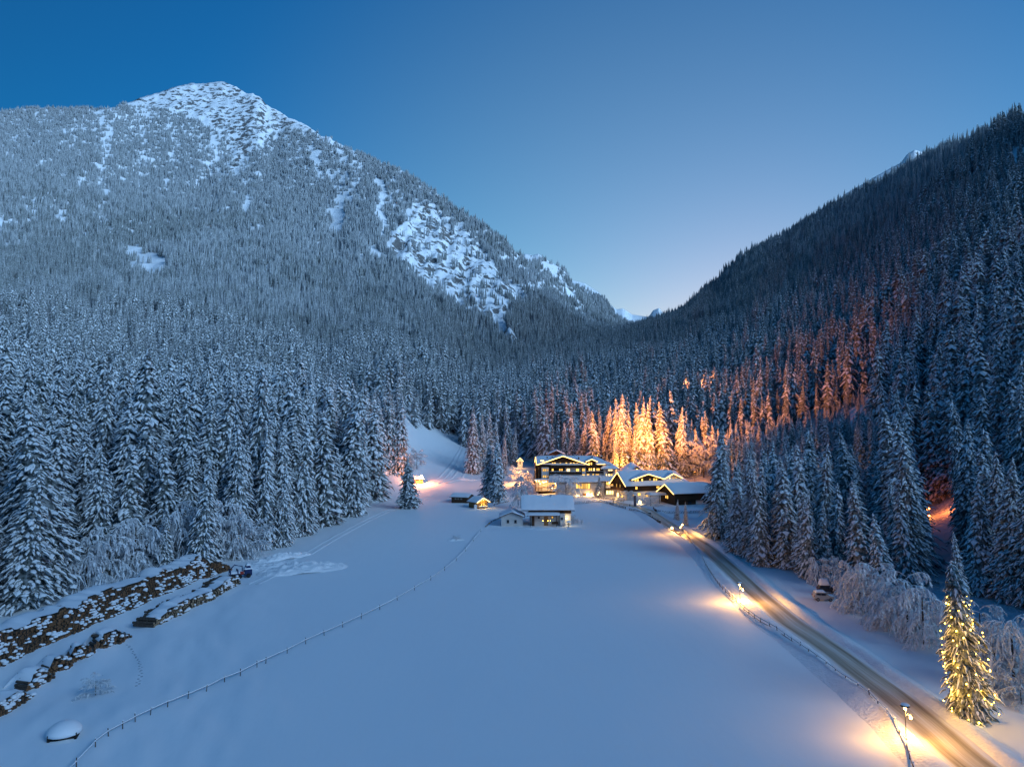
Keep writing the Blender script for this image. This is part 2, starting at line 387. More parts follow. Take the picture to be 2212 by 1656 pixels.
ridge_range('far_mountain', [(1100,700),(1180,660),(1240,612),(1260,622),(1290,636),(1330,668),(1345,666),(1365,679),(1400,684),(1410,670),(1423,665),(1432,676),(1445,678),(1462,671),(1478,676),(1520,700),(1600,720)], 9000, 760, 4300, 1.3, 4.0, 90)
ridge_range('far_mountain', [(1120,556),(1134,548),(1150,551),(1162,548),(1175,557),(1200,575),(1230,604),(1262,612),(1295,634),(1316,662),(1345,700)], 4600, 760, 3300, 1.2, 9.0, 45)
ridge_range('far_mountain', [(1700,505),(1780,455),(1830,416),(1860,400),(1890,382),(1925,362),(1945,352),(1958,334),(1975,324),(1990,329),(2010,333),(2040,320),(2100,300),(2250,290)], 3000, 640, 2000, 1.0, 2.0, 30)

tag(link(bpy.data.objects.new('ground', grid_mesh('ground', GX, GY, GZ, [FIELD]))), kind='structure')
# higher-resolution lookup of hillsides for standing trees
def surface_z(x, y):
    return float(ground(x, y))
# ------------------------------------------------------------------ trees
def bough(V, F, MI, r, O, az, L, up, dr, wd, nseg, sn, q0):
    """one drooping fan of twigs with a pad of snow lying on it"""
    ca, sa = math.cos(az), math.sin(az); idx = []; sidx = []; twist = r.uniform(-.25, .25)
    for k in range(nseg+1):
        s = k/nseg; mid = 0 < k < nseg
        q = L*s + q0; zc = O[2] + L*(up*s - dr*s*s*1.15) + (r.uniform(-.05, .05)*L if mid else 0)
        ww = wd*(0.25+1.1*math.sin(math.pi*min(1, .14+.80*s)))*r.uniform(.6, 1.45)*(0.3 if k == nseg else 1)
        bend = twist*L*s*s + (r.uniform(-.05, .05)*L if mid else 0)
        cx, cy = O[0] + ca*q - sa*bend, O[1] + sa*q + ca*bend
        sag = ww*r.uniform(.45, .85); i0 = len(V)
        V.append((cx + sa*ww, cy - ca*ww, zc - sag)); V.append((cx, cy, zc)); V.append((cx - sa*ww, cy + ca*ww, zc - sag*r.uniform(.8, 1.2)))
        lift = .0030 + r.uniform(.02, .09)*L*(1-.5*s); w2 = ww*sn*r.uniform(.5, 1.15); sg2 = sag*.62*sn
        V.append((cx + sa*w2, cy - ca*w2, zc - sg2 + lift*.35)); V.append((cx, cy, zc + lift)); V.append((cx - sa*w2, cy + ca*w2, zc - sg2 + lift*.35))
        idx.append(i0)
    for a, b in zip(idx, idx[1:]):
        F += [(a, a+1, b+1, b), (a+1, a+2, b+2, b+1)]; MI += [0, 0]
        if r.random() < .14*(1.9-sn): continue
        a += 3; b += 3; F += [(a, a+1, b+1, b), (a+1, a+2, b+2, b+1)]; MI += [1, 1]

def spruce_crown(name, seed, whorls, per, nseg, R=0.155, snow=1.0, base=0.05, droop=0.62, open_=1.0, pw=0.80, nm=None, plume=0):
    """crown of a snow-laden spruce, one unit tall: drooping fans of needles with pads of snow lying on them"""
    r = random.Random(seed); V = []; F = []; MI = []
    # inner dark mass
    n = 7; b0 = len(V)
    lev = [(base+.03, .42), (.35, .36), (.65, .22), (.985, .015)]
    for t, k in lev:
        for i in range(n):
            a = 2*math.pi*i/n; q = R*k*(1 if t < .9 else .4)*r.uniform(.8, 1.2)
            V.append((q*math.cos(a), q*math.sin(a), t))
    for k in range(len(lev)-1):
        for i in range(n):
            F.append((b0+k*n+i, b0+k*n+(i+1) % n, b0+(k+1)*n+(i+1) % n, b0+(k+1)*n+i)); MI.append(0)
    lean = (r.uniform(-.006, .006), r.uniform(-.006, .006))
    lop = r.uniform(0, 6.28); side = r.uniform(.05, .16)
    for w in range(whorls):
        t = base + (1-base-0.02)*((w+.5)/whorls)**0.92
        nb = max(4, round(per*(0.5+0.7*(1-t))))
        a0 = r.uniform(0, 6.28)
        for i in range(nb):
            az = a0 + 2*math.pi*i/nb + r.uniform(-.35, .35)
            prof = (1-t)**pw*0.96 + 0.04
            if t < base+.12: prof *= 0.72 + 2.2*(t-base)
            L = R*prof*r.uniform(.52, 1.14)*(1+side*math.cos(az-lop))*(1 if r.random() > .06 else .45)
            dr = droop*r.uniform(.75, 1.45)*(0.8+0.5*(1-t)); up = r.uniform(.0, .22)*(0.5+t)
            z0 = t + r.uniform(-.5, .5)/whorls; sn = snow*r.uniform(.72, 1.0)
            if not plume: bough(V, F, MI, r, (0, 0, z0), az, L, up, dr, L*r.uniform(.13, .21)*open_ + .0055, nseg, sn, .004); continue
            m = max(1, int(L/plume*1.25 + .6))
            for q in range(m):
                s = 1 - (q + r.uniform(0, .7))/m*.8; lat = r.uniform(-.42, .42)*min(1, s*1.1)*(0 if q == 0 else 1)
                a2 = az + lat*1.1; pl = min(L*.95, plume*r.uniform(.75, 1.35))
                q0 = max(0, L*s*math.cos(lat) - pl*.75); zz = z0 + L*(up*s - dr*s*s*.62) + r.uniform(-.006, .006)
                bough(V, F, MI, r, (math.cos(a2)*q0, math.sin(a2)*q0, zz), a2 + r.uniform(-.4, .4), pl, .05, r.uniform(.55, 1.15), pl*r.uniform(.24, .38), nseg, sn, 0)
    V = [(x + lean[0]*z*8*z, y + lean[1]*z*8*z, z) for x, y, z in V]
    # snowed leader
    b0 = len(V)
    for i in range(4):
        a = i*math.pi/2; V.append((.006*math.cos(a)+lean[0]*8, .006*math.sin(a)+lean[1]*8, .965))
    V.append((lean[0]*8, lean[1]*8, 1.0))
    for i in range(4): F.append((b0+i, b0+(i+1) % 4, b0+4)); MI.append(1)
    return mesh_from(name, V, F, [nm or NEEDLE, TREE_SNOW], MI)

def trunk_mesh(name, h=0.5, r0=.012):
    V = []; F = []
    for z, k in ((-.03, 1.25), (.06, 1.0), (h, .45)):
        for i in range(6):
            a = i*math.pi/3; V.append((r0*k*math.cos(a), r0*k*math.sin(a), z))
    for k in range(2):
        for i in range(6): F.append((k*6+i, k*6+(i+1) % 6, k*6+6+(i+1) % 6, k*6+6+i))
    return mesh_from(name, V, F, [BARK])

def clump_mesh(name, seed, n=5, nm=None):
    """a handful of far spruces in one mesh, for hillsides more than a kilometre off"""
    r = random.Random(seed); V = []; F = []; MI = []
    for k in range(n):
        me = spruce_crown('tmp', seed*31+k, 9, 7, 1, R=r.uniform(.14, .20), snow=r.uniform(.95, 1.25), base=.03)
        h = r.uniform(.7, 1.1); a = r.uniform(0, 6.28); q = 0.34*math.sqrt((k+.3)/n)
        b0 = len(V); ox, oy = q*math.cos(a+k*2.4), q*math.sin(a+k*2.4)
        V += [(v.co.x*h+ox, v.co.y*h+oy, v.co.z*h) for v in me.vertices]
        F += [tuple(b0+i for i in p.vertices) for p in me.polygons]; MI += [p.material_index for p in me.polygons]
        bpy.data.meshes.remove(me)
    return mesh_from(name, V, F, [nm or RIME, TREE_SNOW], MI)

def tube(V, F, MI, pts, rad, n=3, mi=0):
    b0 = len(V)
    for k, p in enumerate(pts):
        q = pts[min(k+1, len(pts)-1)]; o = pts[max(k-1, 0)]
        d = (Vector(q) - Vector(o)); d = d.normalized() if d.length > 1e-9 else Vector((0, 0, 1))
        u = d.orthogonal().normalized(); v = d.cross(u)
        for i in range(n):
            a = 2*math.pi*i/n; w = Vector(p) + (u*math.cos(a) + v*math.sin(a))*rad[k]
            V.append(tuple(w))
    for k in range(len(pts)-1):
        for i in range(n):
            F.append((b0+k*n+i, b0+k*n+(i+1) % n, b0+(k+1)*n+(i+1) % n, b0+(k+1)*n+i)); MI.append(mi)

def frosted_crown(name, seed, limbs=16, twigs=13, weep=.35, spread=.30, low=.12):
    """leafless crown thick with hoar frost, one unit tall: limbs that branch into fine hanging twigs"""
    r = random.Random(seed); V = []; F = []; MI = []
    for i in range(limbs):
        t = low + (1-low)*.75*(i+.5)/limbs; az = i*2.4 + r.uniform(-.4, .4); L = spread*(1.15-.55*t)*r.uniform(.7, 1.2)
        rise = r.uniform(.5, 1.1)*(.6+t*.7)
        P = []
        for k in range(5):
            s = k/4; P.append((math.cos(az)*L*s, math.sin(az)*L*s, t + L*(rise*s - weep*s*s*1.2)))
        top = max(p[2] for p in P)
        if top > 1: P = [(x, y, z - (top-1)*(z-t)/(top-t+1e-6)) for x, y, z in P]
        tube(V, F, MI, P, [.008*(1.2-t)*(1-.75*k/4)+.0015 for k in range(5)], 3)
        for j in range(twigs):
            s = .25 + .75*(j+r.random())/twigs; k = min(3, int(s*4)); f = s*4-k
            b = Vector(P[k]).lerp(Vector(P[k+1]), f)
            a2 = az + r.uniform(-1.5, 1.5); l2 = L*r.uniform(.22, .55)
            Q = [tuple(b + Vector((math.cos(a2)*l2*q, math.sin(a2)*l2*q, l2*(.45*q - (weep*1.9+r.uniform(0, .5))*q*q)))) for q in (0, .35, .7, 1)]
            tube(V, F, MI, Q, [.0075, .0075, .006, .002], 3)
            for _ in range(8):
                q = r.uniform(.1, 1); c = Vector(Q[1]).lerp(Vector(Q[3]), q)
                a3 = r.uniform(0, 6.28); l3 = l2*r.uniform(.3, .6)
                e = c + Vector((math.cos(a3)*l3*.6, math.sin(a3)*l3*.6, l3*r.uniform(-.9-weep, .25)))
                m = c.lerp(e, .5) + Vector((0, 0, l3*.12))
                wv = Vector((-math.sin(a3), math.cos(a3), 0))*.0085
                b0 = len(V); V += [tuple(c-wv), tuple(c+wv), tuple(m+wv*1.5), tuple(m-wv*1.5), tuple(e)]
                F += [(b0, b0+1, b0+2, b0+3), (b0+3, b0+2, b0+4)]; MI += [0, 0]
    return mesh_from(name, V, F, [FROST], MI)

CROWN = [spruce_crown('spruce_crown', 100+i, 26, 11, 2, plume=.048, R=[.165, .145, .18, .135, .16, .19][i], snow=[1, .9, 1.05, .85, .95, 1][i], droop=[.62, .8, .55, .9, .7, .5][i], pw=[.8, .68, .85, .62, .75, .8][i]) for i in range(6)]
CROWN_FINE = [spruce_crown('spruce_crown_fine', 150+i, 36, 15, 2, plume=.036, R=[.165, .15, .185, .14][i], pw=[.78, .68, .82, .62][i], snow=[1, .92, 1.05, .85][i], droop=[.7, .9, .6, 1.0][i], open_=.85) for i in range(4)]
CROWN_NEAR = [spruce_crown('spruce_crown_near', 170+i, 40, 16, 2, plume=.024, R=[.165, .145, .185][i], snow=[.95, .85, 1.0][i], droop=[.75, 1.0, .6][i], pw=[.75, .62, .85][i]) for i in range(3)]
CROWN_MID = [spruce_crown('spruce_crown_mid', 200+i, 15, 8, 2, R=[.165, .145, .185, .155][i], snow=[1.05, 1, 1.1, .95][i], droop=[.62, .85, .55, .75][i], pw=[.8, .7, .85, .65][i], nm=RIME2) for i in range(4)]
CLUMP = [clump_mesh('spruce_clump', 300+i, nm=RIME if i > 2 else RIME2) for i in range(6)]
TRUNK = trunk_mesh('spruce_trunk'); TRUNK_F = trunk_mesh('tree_trunk', .7, .014)
FCROWN = [frosted_crown('frosted_crown', 400+i, 17, 11, weep=[.2, .75, .4, .9][i], spread=[.42, .30, .5, .36][i], low=[.14, .2, .06, .1][i]) for i in range(4)]
_first = {}
def tree(kind, x, y, z, h, label, group=None, wid=1.0, proto=None, rz=None, tilt=0.0, fine=False):
    """one tree: an Empty at the foot, trunk and crown below it; copies share mesh data"""
    spr = kind == 'spruce_tree'
    o = thing(kind, label, 'tree' if not spr else 'spruce', (x, y, z), random.uniform(0, 6.28) if rz is None else rz, group)
    o.scale = (h*wid, h*wid, h); o.rotation_euler[0] = tilt
    lst = (CROWN_NEAR if fine == 2 else CROWN_FINE if fine else CROWN) if spr else FCROWN
    me = lst[(random.randrange(len(lst)) if proto is None else proto) % len(lst)]
    for nm, m in (('crown', me), ('trunk', TRUNK if spr else TRUNK_F)):
        key = (nm, m.name)
        if key not in _first: c = _first[key] = bpy.data.objects.new(nm, m)
        else: c = _first[key].copy(); c.name = nm
        link(c, o)
    return o

def scatter(L, spacing, dmin, dmax, keep):
    """random standing points on a hillside, about one per spacing x spacing metres of plan area"""
    X, Y, Z = L.X, L.Y, L.Z
    ax, ay = X[1:, :-1]-X[:-1, :-1], Y[1:, :-1]-Y[:-1, :-1]; bx, by = X[:-1, 1:]-X[:-1, :-1], Y[:-1, 1:]-Y[:-1, :-1]
    A = np.abs(ax*by - ay*bx)*((Y[:-1, :-1] > dmin) & (Y[:-1, :-1] < dmax))
    tot = int(A.sum()/(spacing*spacing)); c = np.cumsum(A.ravel()); q = np.searchsorted(c, rng.random(tot)*c[-1])
    i, j = np.unravel_index(np.clip(q, 0, A.size-1), A.shape); a, b = rng.random(tot), rng.random(tot)
    I = lambda M: M[i, j]*(1-a)*(1-b) + M[i+1, j]*a*(1-b) + M[i, j+1]*(1-a)*b + M[i+1, j+1]*a*b
    x, y, z, s = I(X), I(Y), I(Z), i/A.shape[0]
    px, py = project(x, y, z)
    k = keep(x, y, z, px, py, s) > rng.random(tot)
    return [v[k] for v in (x, y, z, px, py)]

def spaced(pts, dist, taken):
    """drop points closer than dist to one already kept"""
    keep = []; cell = {}
    for (tx, ty, td) in taken: cell.setdefault((int(tx//8), int(ty//8)), []).append((tx, ty, td))
    for n, (x, y) in enumerate(pts):
        ci, cj = int(x//8), int(y//8); ok = True
        for a in (-1, 0, 1):
            for b in (-1, 0, 1):
                for (ox, oy, od) in cell.get((ci+a, cj+b), ()):
                    if (x-ox)**2 + (y-oy)**2 < max(dist[n], od)**2*.8: ok = False; break
                if not ok: break
            if not ok: break
        if ok: cell.setdefault((ci, cj), []).append((x, y, dist[n])); keep.append(n)
    return np.array(keep, int)

def keep_left(x, y, z, px, py, s):
    k = np.ones(x.shape)
    py0 = py; px = px + 26*fbm(x/55, z/55, 3); py = py + 26*fbm(x/55+9, z/55+4, 3)
    k[inside(px, py, CLIFF)] = 0.08
    pk = inside(px, py+3, PEAK); k[pk] = np.clip((py[pk]-262)/260, .0, .10)
    for c in CLEARINGS: k[inside(px, py, c)] = 0.03
    k *= np.clip(1.15 + 2.4*fbm(x/60, y/60, 3), .25, 1)
    k *= np.where(y > 900, np.clip(1.05 + 2.6*fbm(px/38, py/170+3, 3), .3, 1), 1)
    k[(px > 1125) & (py < 640) & (s > .6)] *= .35
    return k
FIRE = [(1998,1078),(2062,1078),(2072,1130),(2052,1152),(2012,1150),(1996,1110)]
def keep_right(x, y, z, px, py, s):
    k = np.ones(x.shape); k[inside(px, py, FIRE)] = 0
    k[inside(px, py, [(2180,330),(2240,310),(2240,345),(2150,385),(2150,372)])] = 0
    k[inside(px, py, [(1985,920),(2010,900),(2020,950),(1990,960)])] = 0
    return k

INDIVIDUAL = 255
TAKEN = []      # (x, y, radius) of spots already used
# ------------------------------------------------------------------ trees one can tell apart
ORD = ['first', 'second', 'third', 'fourth', 'fifth', 'sixth', 'seventh', 'eighth', 'ninth', 'tenth', 'eleventh', 'twelfth', 'thirteenth', 'fourteenth', 'fifteenth', 'sixteenth', 'seventeenth', 'eighteenth', 'nineteenth', 'twentieth']
def rank(px, lst): return ORD[sorted(p[0] for p in lst).index(px)]
def on_loft(L, px, py):
    k = np.argmin((L.px-px)**2 + (L.py-py)**2); i, j = np.unravel_index(k, L.px.shape)
    return float(L.X[i, j]), float(L.Y[i, j]), float(L.Z[i, j])
def height_to(px, top, x, y, z):
    lo, hi = 0.5, 80
    for _ in range(40):
        m = (lo+hi)/2
        if project(x, y, z+m)[1] > top: lo = m
        else: hi = m
    return lo
def plant(kind, px, base, top, label, group=None, wid=1.0, proto=None, L=None, tilt=0.0, r=3.0):
    x, y, z = on_ground(px, base) if L is None else on_loft(L, px, base)
    h = height_to(px, top, x, y, z); TAKEN.append((x, y, r))
    return tree(kind, x, y, z-.2, h, label, group, wid, proto, tilt=tilt, fine=2 if h/y > .15 else True)

for px, b, t, lab, w, p in [
 (880, 1097, 984, 'lone snow-covered spruce with wide drooping boughs on the open slope left of the huts', 1.75, 4),
 (1057, 1080, 944, 'broad snow-laden spruce right behind the lit yellow hut', 1.25, 0),
 (1074, 1083, 938, 'tall slim spruce close behind the lit yellow hut, right one of the pair', 1.05, 2),
 (1155, 1044, 1004, 'slim dark spruce at the left corner of the big hotel', 1.1, 1),
 (1294, 1073, 1027, 'spruce with a lantern at its foot in front of the hotel dining hall', 1.7, 4),
 (1462, 1124, 1076, 'left one of two small pointed spruces before the dark barn', 1.05, 2),
 (1481, 1135, 1082, 'right one of two small pointed spruces before the dark barn', .95, 0),
 (1553, 1163, 914, 'very tall spruce at the right end of the dark barn', 1.15, 0),
 (1594, 1196, 1027, 'shorter broad spruce before the tall pair at the road bend', 1.3, 2),
 (1738, 1238, 1062, 'broad snow-laden spruce beside the snowed-in car at the forest edge', 1.5, 4)]:
    plant('spruce_tree', px, b, t, lab, None, w, p)
G1 = 'spruces on the mound behind the huts'
ROW_1 = [(1022, 1022, 874, 1.0), (1040, 1018, 893, .9), (1056, 1012, 880, 1.0), (1071, 1008, 898, .95), (1097, 1000, 866, .9), (1110, 1005, 918, 1.0), (1088, 1026, 935, .9)]
for px, b, t, w in ROW_1:
    plant('spruce_tree', px, b, t, f'{rank(px, ROW_1)} spruce from the left in the dense clump between ski track and hotel', G1, w)
G2 = 'spruces left of the ski slope'
ROW_2 = [(843, 1020, 853, 1.1), (861, 1022, 851, 1.1), (806, 1040, 880, .9), (825, 1010, 868, 1.0), (790, 1075, 905, 1.1), (772, 1092, 930, 1.1), (750, 1108, 920, 1.15), (728, 1117, 965, 1.2), (700, 1128, 935, 1.25), (672, 1136, 960, 1.2), (640, 1140, 905, 1.2), (612, 1152, 940, 1.1)]
for px, b, t, w in ROW_2:
    plant('spruce_tree', px, b, t, f'{rank(px, ROW_2)} spruce from the left along the forest edge left of the ski slope', G2, w)
G3 = 'spruces in the front row right of the road'
ROW_3 = [(1628, 1204, 968, 1.1), (1668, 1165, 950, 1.15), (1700, 1188, 985, 1.1), (1722, 1200, 1000, 1.2), (1757, 1165, 925, 1.2), (1775, 1240, 1085, 1.2), (1810, 1232, 1040, 1.2), (1848, 1235, 1075, 1.2), (1838, 1180, 930, 1.2), (1905, 1300, 1105, 1.2), (1962, 1265, 945, 1.2)]
for px, b, t, w in ROW_3:
    plant('spruce_tree', px, b, t, f'{rank(px, ROW_3)} spruce from the left in the dark front row right of the lit road', G3, w)

for px, b, t, lab, w, p, L in [
 (1126, 1098, 1014, 'frosted weeping birch beside the left end of the farmhouse roof', 1.0, 1, None),
 (1222, 1076, 1020, 'wide frost-covered bare tree in front of the hotel', 1.25, 2, None),
 (1357, 1080, 1053, 'small frosted bush before the chalet gable', 1.4, 2, None),
 (1405, 1092, 1070, 'low spreading frosted bush before the snowy carport', 2.0, 2, None),
 (900, 1013, 966, 'frosted bare tree glowing orange above the floodlit hut', 1.0, 0, None),
 (884, 1013, 968, 'thin frosted sapling left of the orange-lit bare tree', .7, 3, None),
 (1116, 1040, 1004, 'frosted bush lit orange below the little shrine hut', .9, 0, None),
 (1138, 1046, 1010, 'frosted bush lit orange left of the hotel wall', .9, 3, None),
 (220, 1010, 850, 'large pale frosted broadleaf tree high among the spruces of the left forest', 1.25, 0, left),
 (305, 1055, 925, 'round frosted broadleaf tree right of the larger pale one in the left forest', 1.2, 1, left),
 (150, 985, 850, 'frosted broadleaf tree left of the largest pale one in the left forest', 1.1, 0, left)]:
    plant('frosted_tree', px, b, t, lab, None, w, p, L)
GF = 'frosted trees behind the hotel'
ROW_F = [(1455, 1000, 935, 1.0, 0), (1477, 1010, 922, 1.1, 1), (1500, 1018, 925, 1.1, 3), (1432, 996, 948, .9, 1), (1520, 1030, 940, 1.0, 0), (1585, 1030, 962, 1.0, 1), (1605, 1035, 950, 1.0, 3), (1625, 1028, 940, 1.0, 1), (1648, 1035, 945, 1., 0), (1700, 1040, 960, 1., 1), (1735, 1050, 965, 1., 3), (1672, 1055, 972, 1.1, 0), (1690, 1012, 945, 1., 1), (1640, 1068, 985, 1.1, 3), (1760, 1075, 990, 1.1, 1), (1410, 992, 955, .8, 0)]
for px, b, t, w, p in ROW_F:
    plant('frosted_tree', px, b, t, f'{rank(px, ROW_F)} from the left of the golden-lit frosted birches behind the hotel roofs', GF, w, p, right)
GB = 'frosted bushes along the road'
ROW_B = [(1828, 1290, 1195, 1.0, 1), (1858, 1318, 1200, 1.1, 3), (1890, 1332, 1190, 1.1, 1), (1925, 1355, 1225, 1.1, 3), (1960, 1372, 1205, 1.1, 1), (1995, 1395, 1240, 1.1, 3), (2150, 1475, 1335, 1.0, 1), (2190, 1490, 1290, 1.1, 3), (1800, 1265, 1195, 1.0, 0), (2120, 1440, 1270, 1.1, 1), (2205, 1520, 1440, 1.3, 2), (1765, 1262, 1190, .9, 3)]
for px, b, t, w, p in ROW_B:
    plant('frosted_tree', px, b, t, f'{rank(px, ROW_B)} drooping frosted bush from the left in the thicket right of the road', GB, w, p, r=2.5)
GL = 'frosted bushes behind the log piles'
ROW_L = [(185, 1275, 1170, 1.1, 3), (235, 1262, 1140, 1.1, 1), (290, 1245, 1120, 1.1, 3), (335, 1232, 1120, 1.2, 1), (385, 1222, 1100, 1.1, 3), (428, 1212, 1085, 1.2, 1), (470, 1205, 1090, 1.1, 3), (512, 1206, 1120, 1.2, 1), (545, 1200, 1140, 1.1, 0), (450, 1180, 1040, 1., 3), (340, 1190, 1050, 1., 1)]
for px, b, t, w, p in ROW_L:
    plant('frosted_tree', px, b, t-30, f'{rank(px, ROW_L)} drooping frosted bush from the left behind the longest log pile', GL, w*.95, p, r=6.5)

# ------------------------------------------------------------------ the forest: nearest spruces one by one, the rest as one mass per hillside
KEEPOUT = [(1435, 1095, 16), ]
def stand(L, keep, name):
    out = []
    for d0, d1, sp in ((60, 420, 5.6), (420, 1000, 7.4)):
        x, y, z, px, py = scatter(L, sp*.62, d0, d1, keep)
        dist = np.full(len(x), sp) if d0 < 400 else np.full(len(x), sp)
        k = spaced(list(zip(x, y)), dist, TAKEN if d0 < 400 else [])
        x, y, z, px, py = x[k], y[k], z[k], px[k], py[k]
        h = (10 + 30*rng.beta(2.0, 1.4, len(x)))*np.clip(1.08 + .9*fbm(x/70, y/70, 2), .7, 1.35)*np.clip(1.12 - (y-500)/2500, .8, 1.12)
        out.append((x, y, z, h, px, py))
    return [np.concatenate([o[i] for o in out]) for i in range(6)]
SL = stand(left, keep_left, 'l'); SR = stand(right, keep_right, 'r')
ALL = [np.concatenate([a, b]) for a, b in zip(SL, SR)]; side = np.r_[np.zeros(len(SL[0])), np.ones(len(SR[0]))]
X, Y, Z, H, PX, PY = ALL
# the stand right of the barn is lower and open, so that the lit slope shows over it
low = (side == 1) & (Y < 400) & (PX > 1530) & (PX < 1930) & (PY > 1078)
midd = (side == 1) & (Y < 420) & (PX > 1530) & (PX < 1900) & (PY <= 1078); H = np.where(midd, np.minimum(H, np.clip((PY-880-40*rng.random(len(X)))*Y/FPX, 9, 26)), H)
cap = (PY - (955 + 70*rng.random(len(X))))*Y/FPX
drop_ = low & ((cap < 9) | (rng.random(len(X)) < .45)); H = np.where(low, np.minimum(H, np.maximum(cap, 9)), H)
vis = (PX > -50) & (PX < 2262)
# nothing standing in front of the small orange-lit clearing on the right slope
TPY = project(X, Y, Z+H)[1]; half = .15*H/Y*FPX
block = (np.abs(PX-2032) < 24+half*.8) & (PY > 1085) & (TPY < 1132) & (Y < 260) & (side == 1)
ok = ~block & ~drop_ & ~((H/Y > .27) & (side == 1)) & ~((H/Y > .34) & (side == 0))
# keep the ground sheet of the hotel terrace and barn clear
ok &= ~((side == 1) & (Y < 372) & (PX > 1150) & (PX < 1545))
size = np.where(vis & ok, H/Y, 0)
best = np.argsort(-size)[:INDIVIDUAL]; single = np.zeros(len(X), bool); single[best] = True
def spruce_label(n, zone):
    """size, then the landmark it stands by, then how far back in the wood"""
    size = 'very tall' if H[n] > 33 else 'tall' if H[n] > 28 else 'mid-sized' if H[n] > 21 else 'small'
    if zone == 0:
        lm = [(70, 'at left photo edge'), (170, 'behind far left of longest log pile'), (270, 'behind left half of longest log pile'), (370, 'behind middle of longest log pile'), (460, 'behind right half of longest log pile'),
              (545, 'above blue forestry machine'), (640, 'above churned snow heaps'), (740, 'left of ski slope edge'), (3000, 'next to ski slope')]
    elif zone == 1:
        lm = [(1640, 'right of dark barn'), (1720, 'behind tall pair at road bend'), (1800, 'above silver car'), (1900, 'above roadside frosted thicket'), (2000, 'left of orange-lit clearing'), (2070, 'above orange-lit clearing'), (2150, 'right of orange-lit clearing'), (3000, 'at right photo edge')]
    else: lm = [(1300, 'behind big hotel'), (1420, 'above pavilion roof'), (1500, 'above chalet dormers'), (3000, 'above dark barn')]
    where = next(w for lim, w in lm if PX[n] < lim); base = PY[n]
    row = 'front row' if base > (1180 if zone == 0 else 1150) else 'second row' if base > (1090 if zone == 0 else 1060) else 'higher up' if base > 980 else 'far up the slope'
    return f'{size} spruce, {row}, {where}'
def zone_of(n): return 0 if side[n] == 0 else 2 if PX[n] < 1640 and Y[n] > 300 else 1
BASE = {n: spruce_label(n, zone_of(n)) for n in best if size[n] > 0}; SAME = {}
for n in sorted(BASE, key=lambda q: PX[q]): SAME.setdefault(BASE[n], []).append(n)
_plain = spruce_label
def spruce_label(n, zone):
    l = _plain(n, zone); k = SAME.get(l, [n])
    return l if len(k) < 2 else f'{l}, {ORD[k.index(n)]} from left'
for n in best:
    if size[n] <= 0: continue
    if side[n] == 0:
        lab, grp = spruce_label(n, 0), 'spruces of the lower left hillside'
    elif PX[n] < 1640 and Y[n] > 300:
        lab, grp = spruce_label(n, 2), 'spruces above the hotel'
    else:
        lab, grp = spruce_label(n, 1), 'spruces of the right hillside'
    tree('spruce_tree', X[n], Y[n], Z[n]-.4, H[n], lab, grp, random.uniform(.85, 1.45), tilt=random.uniform(-.035, .035)*(3 if random.random() < .1 else 1), fine=2 if H[n]/Y[n] > .19 else H[n]/Y[n] > .105)
rest = ok & ~single & (PX > -700) & (PX < 2900)

def forest_mass(name, pts, protos, label):
    """one object: points that carry the remaining spruces of a hillside"""
    x, y, z, s, w, r, idx = pts
    me = bpy.data.meshes.new(name); n = len(x)
    me.vertices.add(n); me.vertices.foreach_set('co', np.stack([x, y, z], -1).astype(np.float32).ravel())
    for nm, v in (('height', s), ('wide', w), ('turn', r)):
        me.attributes.new(nm, 'FLOAT', 'POINT').data.foreach_set('value', np.asarray(v, np.float32))
    me.attributes.new('which', 'INT', 'POINT').data.foreach_set('value', np.asarray(idx, np.int32))
    o = link(bpy.data.objects.new(name, me)); tag(o, label, 'forest', kind='stuff')
    ng = bpy.data.node_groups.new(name, 'GeometryNodeTree')
    ng.interface.new_socket('Geometry', in_out='INPUT', socket_type='NodeSocketGeometry'); ng.interface.new_socket('Geometry', in_out='OUTPUT', socket_type='NodeSocketGeometry')
    N, Lk = ng.nodes, ng.links
    gi, go, jn = N.new('NodeGroupInput'), N.new('NodeGroupOutput'), N.new('GeometryNodeJoinGeometry')
    def at(nm, t):
        a = N.new('GeometryNodeInputNamedAttribute'); a.data_type = t; a.inputs[0].default_value = nm; return a.outputs[0]
    hs, ws, rs, wh = at('height', 'FLOAT'), at('wide', 'FLOAT'), at('turn', 'FLOAT'), at('which', 'INT')
    sc = N.new('ShaderNodeCombineXYZ'); Lk.new(ws, sc.inputs[0]); Lk.new(ws, sc.inputs[1]); Lk.new(hs, sc.inputs[2])
    rt = N.new('ShaderNodeCombineXYZ'); Lk.new(rs, rt.inputs[2])
    for k, m in enumerate(protos):
        po = bpy.data.objects.new('forest_spruce', m)
        cmp_ = N.new('FunctionNodeCompare'); cmp_.data_type = 'INT'; cmp_.operation = 'EQUAL'
        Lk.new(wh, cmp_.inputs[2]); cmp_.inputs[3].default_value = k
        oi = N.new('GeometryNodeObjectInfo'); oi.inputs[0].default_value = po; oi.inputs[1].default_value = True
        ip = N.new('GeometryNodeInstanceOnPoints')
        Lk.new(gi.outputs[0], ip.inputs['Points']); Lk.new(cmp_.outputs[0], ip.inputs['Selection']); Lk.new(oi.outputs['Geometry'], ip.inputs['Instance'])
        Lk.new(rt.outputs[0], ip.inputs['Rotation']); Lk.new(sc.outputs[0], ip.inputs['Scale']); Lk.new(ip.outputs[0], jn.inputs[0])
    Lk.new(jn.outputs[0], go.inputs[0])
    md = o.modifiers.new('forest', 'NODES'); md.node_group = ng
    return o
